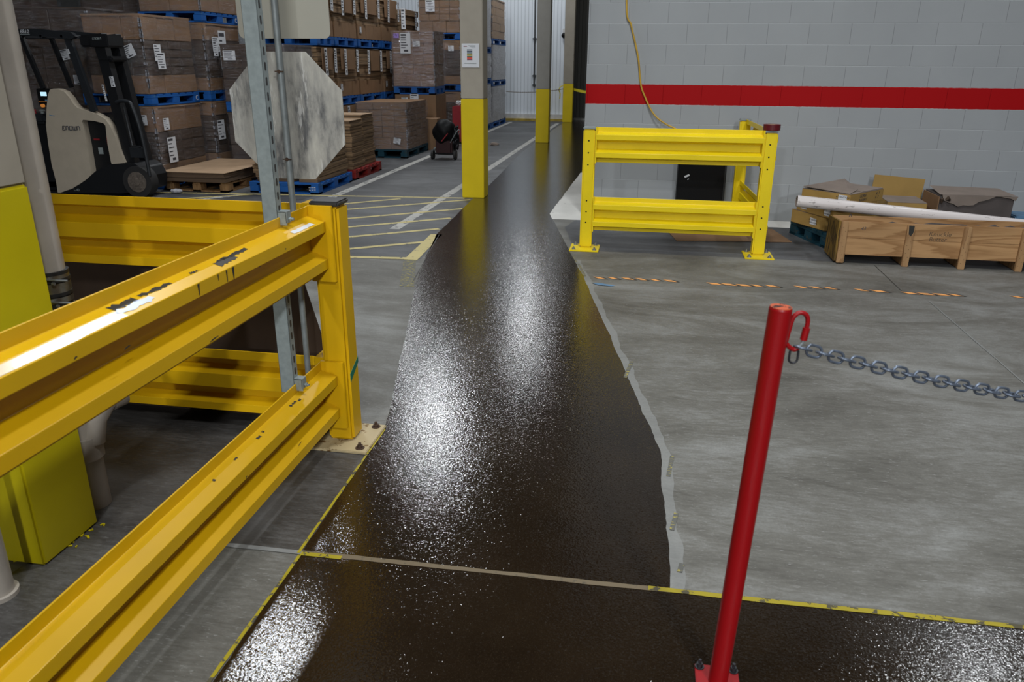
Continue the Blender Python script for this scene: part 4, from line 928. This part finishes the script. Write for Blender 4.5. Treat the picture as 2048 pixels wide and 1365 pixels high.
left_note(t, 0.44, 0.055, 0.09, 0.060, ('ATTENTION', 'TEAM WEAR')); left_note(t, 0.09, 0.05, 0.085, 0.062, ('ATTENTION', 'TEAM WEAR'))
t = by_corner('cardboard_box', 'open-flapped top box of the pile behind the crate with handwriting', (1.90, 7.56), 0.84, 0.62, 0.50, 0.392, 0.50, 'cardyel', 'cardgrey',
           flaps=[([(-0.31, -0.24, 0.006), (-0.02, -0.16, 0.010), (0.26, 0.14, 0.055), (-0.31, 0.24, 0.02)], 0), ([(-0.10, -0.24, 0.004), (0.305, -0.24, 0.006), (0.30, 0.20, 0.012), (0.02, 0.02, 0.01)], 0)])
left_note(t, 0.075, 0.062, 0.085, 0.07, ('ATTENTION', 'TEAM WEAR'))
bpy.context.view_layer.update()
def on_box(lx, lz, s_, size, t=t):
    o = text(s_, 'handwriting', 'ink', None, (0, 0, 0), (0, 0, 0), size, 0.0003, 0.1); o.parent = t
    o.matrix_basis = Matrix.Translation((lx-0.02, -0.2512, lz)) @ Matrix.Rotation(PI/2, 4, 'X'); return o
on_box(-0.06, 0.078, 'CORN', 0.040); on_box(-0.05, 0.040, 'BLANKET', 0.036); on_box(0.22, 0.078, 'K  7', 0.036); on_box(0.21, 0.042, 'R  7', 0.036)
carton('cardboard_box', 'flat dusty box behind the white pipe, below the leaning sheet', 2.38, 2.74, 8.02, 8.45, 0.145, 0.372, -0.05, 'cardyel', 'cardgrey')
B = MB(); T = Matrix.Translation((2.61, 8.62, 0.335)) @ Matrix.Rotation(0.07, 4, 'Y') @ Matrix.Rotation(-0.05, 4, 'X'); B.box(-0.25, 0.25, -0.004, 0.004, -0.16, 0.21, T=T)
B.box(-0.25, 0.25, -0.003, 0.003, -0.36, -0.16, T=T)
tag(B.build('cardboard_sheet', ['cardyel']), 'ochre cardboard sheet leaning against the block wall above the boxes', 'cardboard sheet')
t = thing('torn_box', 'dark grey-brown box with a torn drooping top at the foot of the wall', 'box', (3.22, 8.3, 0))
B = MB(); B.box(2.87, 3.54, 8.12, 8.55, 0, 0.44, b=0.004); B.build('body', ['greybox'], t)
B = MB(); B.box(2.852, 2.862, 8.10, 8.55, 0.0, 0.43); B.build('side_flap', ['card'], t)
rnd = random.Random(9); low = [(2.90+i*0.046, 0.405-0.05*math.sin(i*0.42)-rnd.uniform(0, 0.02)) for i in range(15)]
B = MB(); B.prism([(2.88, 0.452)]+low+[(3.56, 0.452)], 8.10, 8.108, 'y')
B.add([(2.86, 8.10, 0.452), (3.555, 8.10, 0.455), (3.55, 8.56, 0.465), (2.90, 8.56, 0.475)], [(0, 1, 2, 3)]); B.build('torn_cover', ['cardgrey'], t)
B = MB(); B.cyl((2.925, 8.085, 0.42), (2.955, 8.10, 0.40), 0.022, 0.012, n=9); B.cyl((2.88, 8.09, 0.415), (2.885, 8.10, 0.37), 0.018, 0.01, n=8); B.build('torn_tuft', ['carddark'], t)
B = MB(); B.box(3.62, 3.95, 8.2, 8.5, 0, 0.25, b=0.01); tag(B.build('blue_bin', ['bluescrap']), 'pale blue tub at the right edge behind the torn box', 'tub')

# ------------------------------------------------------------------ lift truck
FY = 8.75
t = thing('forklift_truck', 'black stand-up lift truck with a beige side cover, parked in front of the wrapped stacks', 'lift truck', (-6.9, 9.05, 0))
cover = [(-7.25, 1.29), (-7.20, 1.303), (-7.14, 1.3), (-7.06, 1.27), (-7.0, 1.20), (-6.965, 1.13), (-6.92, 1.085), (-6.86, 1.065), (-6.77, 1.045), (-6.66, 1.01), (-6.57, 0.96), (-6.52, 0.89), (-6.47, 0.75), (-6.44, 0.59), (-6.39, 0.43), (-6.58, 0.41),
         (-6.585, 0.45), (-6.59, 0.66), (-6.575, 0.88), (-6.60, 0.905), (-6.72, 0.93), (-6.87, 0.94), (-6.89, 0.92), (-6.885, 0.65), (-6.89, 0.24), (-7.0, 0.19), (-7.14, 0.12), (-7.27, 0.05), (-7.36, 0.03), (-7.42, 0.03), (-7.415, 0.18), (-7.43, 0.38), (-7.42, 0.64), (-7.4, 0.87), (-7.34, 1.09), (-7.29, 1.23)]
B = MB(); B.prism(cover, FY, FY+0.10, 'y'); B.build('side_cover', ['fbeige'], t, bevel=0.018, seg=3)
base = [(-7.40, 0.02), (-7.35, 0.04), (-7.16, 0.10), (-6.97, 0.21), (-6.8, 0.33), (-6.6, 0.41), (-6.4, 0.43), (-6.26, 0.43), (-6.17, 0.38), (-6.12, 0.27), (-6.14, 0.10), (-6.5, 0.05), (-6.9, 0.04)]
B = MB(); B.prism(base, FY-0.01, FY+0.42, 'y'); B.build('chassis_skirt', ['fdark'], t, bevel=0.015)
B = MB(); B.box(-6.92, -6.50, FY+0.10, FY+0.60, 0.30, 1.0, b=0.02); B.box(-8.2, -7.4, FY+0.1, FY+0.62, 0.05, 0.95, b=0.03); B.box(-8.2, -6.9, FY+0.1, FY+0.62, 0.04, 0.16, b=0.01); B.build('power_unit', ['fdark'], t)
wc = (-6.245, 0.205)
B = MB(); B.cyl((wc[0], FY-0.03, wc[1]), (wc[0], FY+0.12, wc[1]), 0.195, n=36); wh = B.build('wheel', ['tyre'], t, bevel=0.02, seg=3)
B = MB(); B.cyl((wc[0], FY-0.036, wc[1]), (wc[0], FY-0.02, wc[1]), 0.125, n=30); B.cyl((wc[0], FY-0.045, wc[1]), (wc[0], FY-0.03, wc[1]), 0.045, n=20)
for k in range(6): a = k*PI/3; B.cyl((wc[0]+0.085*math.cos(a), FY-0.044, wc[1]+0.085*math.sin(a)), (wc[0]+0.085*math.cos(a), FY-0.03, wc[1]+0.085*math.sin(a)), 0.010, n=6)
B.build('hub', ['hub'], wh)
# overhead guard: roof bars and legs
B = MB(); B.prism([(-8.3, 1.96), (-7.30, 1.985), (-6.83, 1.945), (-6.77, 1.90), (-6.83, 1.87), (-7.4, 1.905), (-8.3, 1.90)], FY, FY+0.06, 'y'); B.prism([(-8.3, 1.96), (-7.30, 1.985), (-6.83, 1.945), (-6.77, 1.90), (-6.83, 1.87), (-7.4, 1.905), (-8.3, 1.90)], FY+0.50, FY+0.56, 'y')
for k in range(5): x = -8.1+k*0.28; B.box(x, x+0.04, FY, FY+0.56, 1.88, 1.92)
B.build('overhead_guard', ['fgrey'], t, bevel=0.006)
def bar(B, p, q, w_, d, y): # slanting flat bar in the side plane
    p = Vector(p); q = Vector(q); n = Vector((-(q-p).y, (q-p).x)).normalized()*w_/2
    B.prism([tuple(p+n), tuple(q+n), tuple(q-n), tuple(p-n)], y, y+d, 'y')
for y in (FY+0.01, FY+0.50):
    B = MB(); bar(B, (-6.90, 1.88), (-6.72, 1.04), 0.085, 0.05, y); B.build('guard_leg', ['fgrey'], t, bevel=0.006)
    B = MB(); bar(B, (-7.52, 1.90), (-7.36, 1.30), 0.05, 0.04, y); B.build('guard_leg', ['fdark'], t, bevel=0.006)
for y in (FY+0.04, FY+0.30):
    B = MB(); bar(B, (-6.52, 1.93), (-6.32, 0.20), 0.13, 0.10, y); B.build('mast_rail', ['fdark'], t, bevel=0.006)
B = MB(); B.box(-6.76, -6.42, FY+0.03, FY+0.40, 1.78, 1.92, b=0.02); B.box(-6.60, -6.36, FY+0.0, FY+0.03, 1.78, 1.925, b=0.012); B.box(-6.56, -6.36, FY+0.03, FY+0.36, 1.62, 1.68, b=0.02); B.build('mast_head', ['fdark'], t)
br = [(-6.37, 1.155), (-6.30, 1.172), (-6.22, 1.165), (-6.17, 1.12), (-6.10, 0.80), (-6.07, 0.28)]
B = MB(); B.tube([(x, FY-0.01, z) for x, z in smooth([(a, b, 0) for a, b in br], 4) and [(v.x, v.y) for v in smooth([(a, b, 0) for a, b in br], 4)]], 0.022, n=8)
B.tube([(-6.30, FY+0.02, 1.10), (-6.27, FY+0.02, 0.64), (-6.15, FY+0.02, 0.63)], 0.012, n=6); B.box(-6.30, -6.10, FY, FY+0.05, 0.50, 0.62); B.build('load_backrest', ['fgrey'], t)
B = MB(); B.box(-7.46, -7.28, FY+0.02, FY+0.06, 1.10, 1.30, b=0.006); con = B.build('console', ['black'], t)
B = MB(); B.box(-7.405, -7.325, FY+0.015, FY+0.021, 1.215, 1.262); B.build('display_screen', ['screen'], con)
B = MB(); B.box(-7.45, -7.34, FY+0.015, FY+0.021, 1.143, 1.147); B.cyl((-7.395, FY+0.02, 1.10), (-7.395, FY-0.01, 1.10), 0.02, n=16); B.build('amber_lamp', ['amber'], con)
B = MB(); B.box(-7.86, -7.43, FY+0.02, FY+0.35, 0.88, 1.0, b=0.03); B.build('armrest', ['fgrey'], t)
for x, r_, m_ in ((-7.76, 0.05, 'capg'), (-7.60, 0.018, 'redcab'), (-7.50, 0.035, 'capg')):
    B = MB(); B.cyl((x, FY+0.1, 1.0), (x, FY+0.1, 1.035), r_*0.6, n=14); B.cyl((x, FY+0.1, 1.03), (x, FY+0.1, 1.05), r_, r_*0.7, n=14); B.build('control_knob', [m_], t)
# side lettering drawn as strokes
def strokes(par, x, z, h, mat, y, sc=1.0, r=None):
    L = [[[(0.75, 0.8), (0.25, 0.8), (0.05, 0.0), (0.7, 0.0)], [(0.1, 0.42), (0.5, 0.42)]],
         [[(0.95, 0), (1.05, 0.8), (1.5, 0.8), (1.6, 0.6), (1.55, 0.0)]],
         [[(1.85, 0), (1.9, 0.8), (2.5, 0.8), (2.5, 0.0), (1.85, 0)]],
         [[(2.8, 0.8), (2.8, 0), (3.5, 0), (3.5, 0.8)], [(3.15, 0.8), (3.15, 0)]],
         [[(3.8, 0), (3.8, 0.8), (4.3, 0.8), (4.45, 0.55), (4.4, 0)]]]
    B = MB()
    for g in L:
        for s_ in g: B.tube([(x+u*h*1.02*sc, y, z+v*h) for u, v in s_], r or h*0.085, n=4)
    return B.build('lettering', [mat], par)
strokes(t, -7.18, 0.815, 0.058, 'ink', FY-0.001, 0.93, 0.006); strokes(t, -6.555, 1.865, 0.028, 'capg', FY-0.001, 0.9, 0.0025)
text('6810', 'fleet_number', 'paper', t, (-7.44, FY-0.002, 1.950), (PI/2, 0, 0), 0.062)
B = MB(); B.box(-7.51, -7.38, FY-0.003, FY, 1.917, 1.925); B.build('number_underline', ['capg'], t)
for x, z, w_, h, tl in ((-6.41, 1.39, 0.055, 0.12, -0.08), (-6.54, 1.26, 0.025, 0.19, -0.1), (-6.90, 1.73, 0.03, 0.05, -0.2)):
    label_on(t, '-y', x, FY-0.004 if x < -6.8 else FY+0.036, z, w_, h, tl, rows=6, name='sticker')
text('L-40', 'lettering', 'capg', t, (-7.13, FY-0.012, 0.075), (PI/2, 0, 0), 0.045)
B = MB(); B.box(-7.345, -7.31, FY-0.0015, FY, 1.155, 1.172); B.prism([(-7.33, 0.995), (-7.25, 0.985), (-7.25, 0.978), (-7.32, 0.985)], FY-0.0015, FY, 'y'); B.build('paint_smear', ['bluescrap'], t)
B = MB(); B.box(-6.84, -6.76, FY+0.09, FY+0.099, 0.69, 0.71, 0); B.box(-6.66, -6.61, FY+0.09, FY+0.099, 0.62, 0.74, 0); B.box(-6.80, -6.74, FY+0.09, FY+0.099, 0.52, 0.60, 1); B.build('cable_tags', ['redcab', 'capg'], t)

# ------------------------------------------------------------------ floor machine, red cabinet, scrap
t = thing('floor_machine', 'small black wheeled machine with hoses draped over it in the aisle', 'machine', (-3.55, 13.6, 0))
B = MB(); B.box(-3.70, -3.40, 13.52, 13.82, 0.08, 0.36, b=0.03); B.build('tank', [plain('dark_maroon_tank', (0.025, 0.004, 0.005, 1), 0.4)], t)
bm = bmesh.new(); bmesh.ops.create_icosphere(bm, subdivisions=4, radius=0.185)
rnd = random.Random(2)
for v in bm.verts:
    v.co.z *= 1.0; v.co *= 1+0.07*math.sin(v.co.x*31)*math.cos(v.co.z*27)+rnd.uniform(-0.02, 0.02)
B = MB(); B.frombm(bm, 0, Matrix.Translation((-3.56, 13.64, 0.46)) @ Matrix.Diagonal((1.12, 1, 1.25, 1)), sm=True); B.build('cover_bag', ['black'], t)
B = MB(); B.box(-3.74, -3.34, 13.50, 13.56, 0.09, 0.115); B.build('axle', ['black'], t)
for x in (-3.755, -3.345):
    B = MB(); B.cyl((x-0.02, 13.55, 0.085), (x+0.02, 13.55, 0.085), 0.085, n=22); wh = B.build('wheel', ['tyre'], t)
    B = MB(); B.cyl((x-0.022, 13.55, 0.085), (x+0.022, 13.55, 0.085), 0.04, n=16); B.build('hub', ['hub'], wh)
for k in range(7):
    a = k*0.9; pts = [(-3.34+0.04*math.sin(a+u), 13.60+0.05*math.cos(a*1.3+u*2), 0.56-0.055*u+0.02*math.sin(a)) for u in range(8)]
    B = MB(); B.tube(smooth(pts, 3), 0.018, n=6); B.build('cable', ['black' if k % 3 else 'darkring'], t)
B = MB(); B.tube(smooth([(-3.42, 13.5, 0.30), (-3.34, 13.47, 0.42), (-3.27, 13.48, 0.52), (-3.24, 13.5, 0.50), (-3.27, 13.52, 0.44)], 4), 0.008, n=6); B.build('wire_coil', ['galvd'], t)
B = MB(); T = Matrix.Translation((-3.50, 13.45, 0.40)) @ Matrix.Rotation(0.7, 4, 'Y'); B.box(-0.008, 0.008, -0.01, 0.0, -0.10, 0.08, T=T); B.build('red_strap', ['redcab'], t)
B = MB(); B.cyl((-3.80, 13.58, 0.05), (-3.72, 13.58, 0.20), 0.035, 0.02, n=10); B.build('nozzle', ['galvd'], t)
t = thing('red_cabinet', 'dark red metal cabinet partly hidden behind the middle column', 'cabinet', (-3.85, 16.5, 0))
B = MB(); B.box(-4.06, -3.55, 16.25, 16.7, 0.05, 0.77, b=0.01); B.build('body', ['redcab'], t)
B = MB(); B.box(-4.0, -3.60, 16.238, 16.25, 0.10, 0.70, b=0.004); B.build('door', ['redcab'], t)
B = MB(); B.box(-4.04, -3.58, 16.28, 16.67, 0.0, 0.05); B.build('plinth', ['black'], t)
B = MB(); bm = bmesh.new(); bmesh.ops.create_icosphere(bm, subdivisions=3, radius=0.09)
rnd = random.Random(8)
for v in bm.verts: v.co *= 1+rnd.uniform(-0.3, 0.2); v.co.z *= 0.55
B.frombm(bm, 0, Matrix.Translation((-3.93, 16.40, 0.835)), sm=False); tag(B.build('plastic_film', ['white']), 'crumpled white plastic lying on top of the red cabinet', 'plastic film')
B = MB(); bm = bmesh.new(); bmesh.ops.create_icosphere(bm, subdivisions=2, radius=0.07); rnd = random.Random(14)
for v in bm.verts: v.co *= 1+rnd.uniform(-0.35, 0.25); v.co.z *= 0.45; v.co.x *= 1.5
B.frombm(bm, 0, Matrix.Translation((-3.14, 16.20, 0.028)), sm=False); tag(B.build('paper_scrap', ['cardgrey']), 'small crumpled pale scrap on the aisle floor beyond the middle column', 'scrap')

# ------------------------------------------------------------------ end wall details
t = thing('wall_pipe', 'thin dark pipe with couplings running down the ribbed end wall', 'pipe', (-3.39, 23.5, 1.0))
B = MB(); B.cyl((-3.385, 23.54, 0.97), (-3.385, 23.54, 6.9), 0.022, n=12); B.build('tube', ['pipe'], t)
for z in (1.02, 1.28, 2.30):
    B = MB(); B.cyl((-3.385, 23.54, z-0.03), (-3.385, 23.54, z+0.03), 0.034, n=12); B.box(-3.45, -3.33, 23.56, 23.60, z-0.012, z+0.012); B.build('coupling', ['pipe'], t)
t = thing('wall_beacon', 'small dark dome fixture on the end wall beside the farthest column', 'fixture', (-2.52, 23.5, 2.4))
B = MB(); B.box(-2.58, -2.48, 23.55, 23.6, 2.42, 2.56, b=0.01); B.build('bracket', ['white'], t)
B = MB(); bm = bmesh.new(); bmesh.ops.create_icosphere(bm, subdivisions=3, radius=0.075); B.frombm(bm, 0, Matrix.Translation((-2.53, 23.5, 2.38)), sm=True); B.build('dome', ['black'], t)
B = MB(); a = Vector((-4.05, 22.6, 0.86)); b = Vector((-2.47, 23.18, 0.93)); n = 60
pts = [a.lerp(b, i/n)-Vector((0, 0, 0.05*4*(i/n)*(1-i/n))) for i in range(n+1)]
B.tube(pts, [0.011 if i % 2 else 0.006 for i in range(n+1)], n=6)
tag(B.build('barrier_rope', ['sand']), 'thin rope strung from the white-wrapped tower to the farthest column', 'rope')
B = MB(); B.add([(-2.20, 23.25, 0.97), (-0.70, 9.2, 1.30), (-0.70, 9.2, 1.315), (-2.20, 23.25, 1.06)], [(0, 1, 2, 3)])
B = MB(); a = Vector((-2.2, 23.3, 0.92)); b = Vector((-0.70, 20.0, 0.93)); vs = []
for i in range(13):
    p = a.lerp(b, i/12); p.z -= 0.10*4*(i/12)*(1-i/12)*0.5; tw = 0.5*math.sin(i*0.6); vs += [p+Vector((0, 0.035*tw, 0.035)), p-Vector((0, 0.035*tw, 0.035))]
B.add(vs, [(2*i, 2*i+1, 2*i+3, 2*i+2) for i in range(12)])
tag(B.build('caution_ribbon', ['caution'], fix=False), 'yellow caution ribbon strung between the farthest column and the block wall', 'ribbon')
B = MB(); B.tube(smooth([(-2.49, 23.18, 1.02), (-2.56, 23.16, 0.98), (-2.60, 23.16, 0.90), (-2.56, 23.16, 0.80), (-2.57, 23.16, 0.66)], 3), 0.014, n=5)
tag(B.build('ribbon_tail', ['caution']), 'loose knotted end of yellow ribbon hanging on the left of the farthest column', 'ribbon')
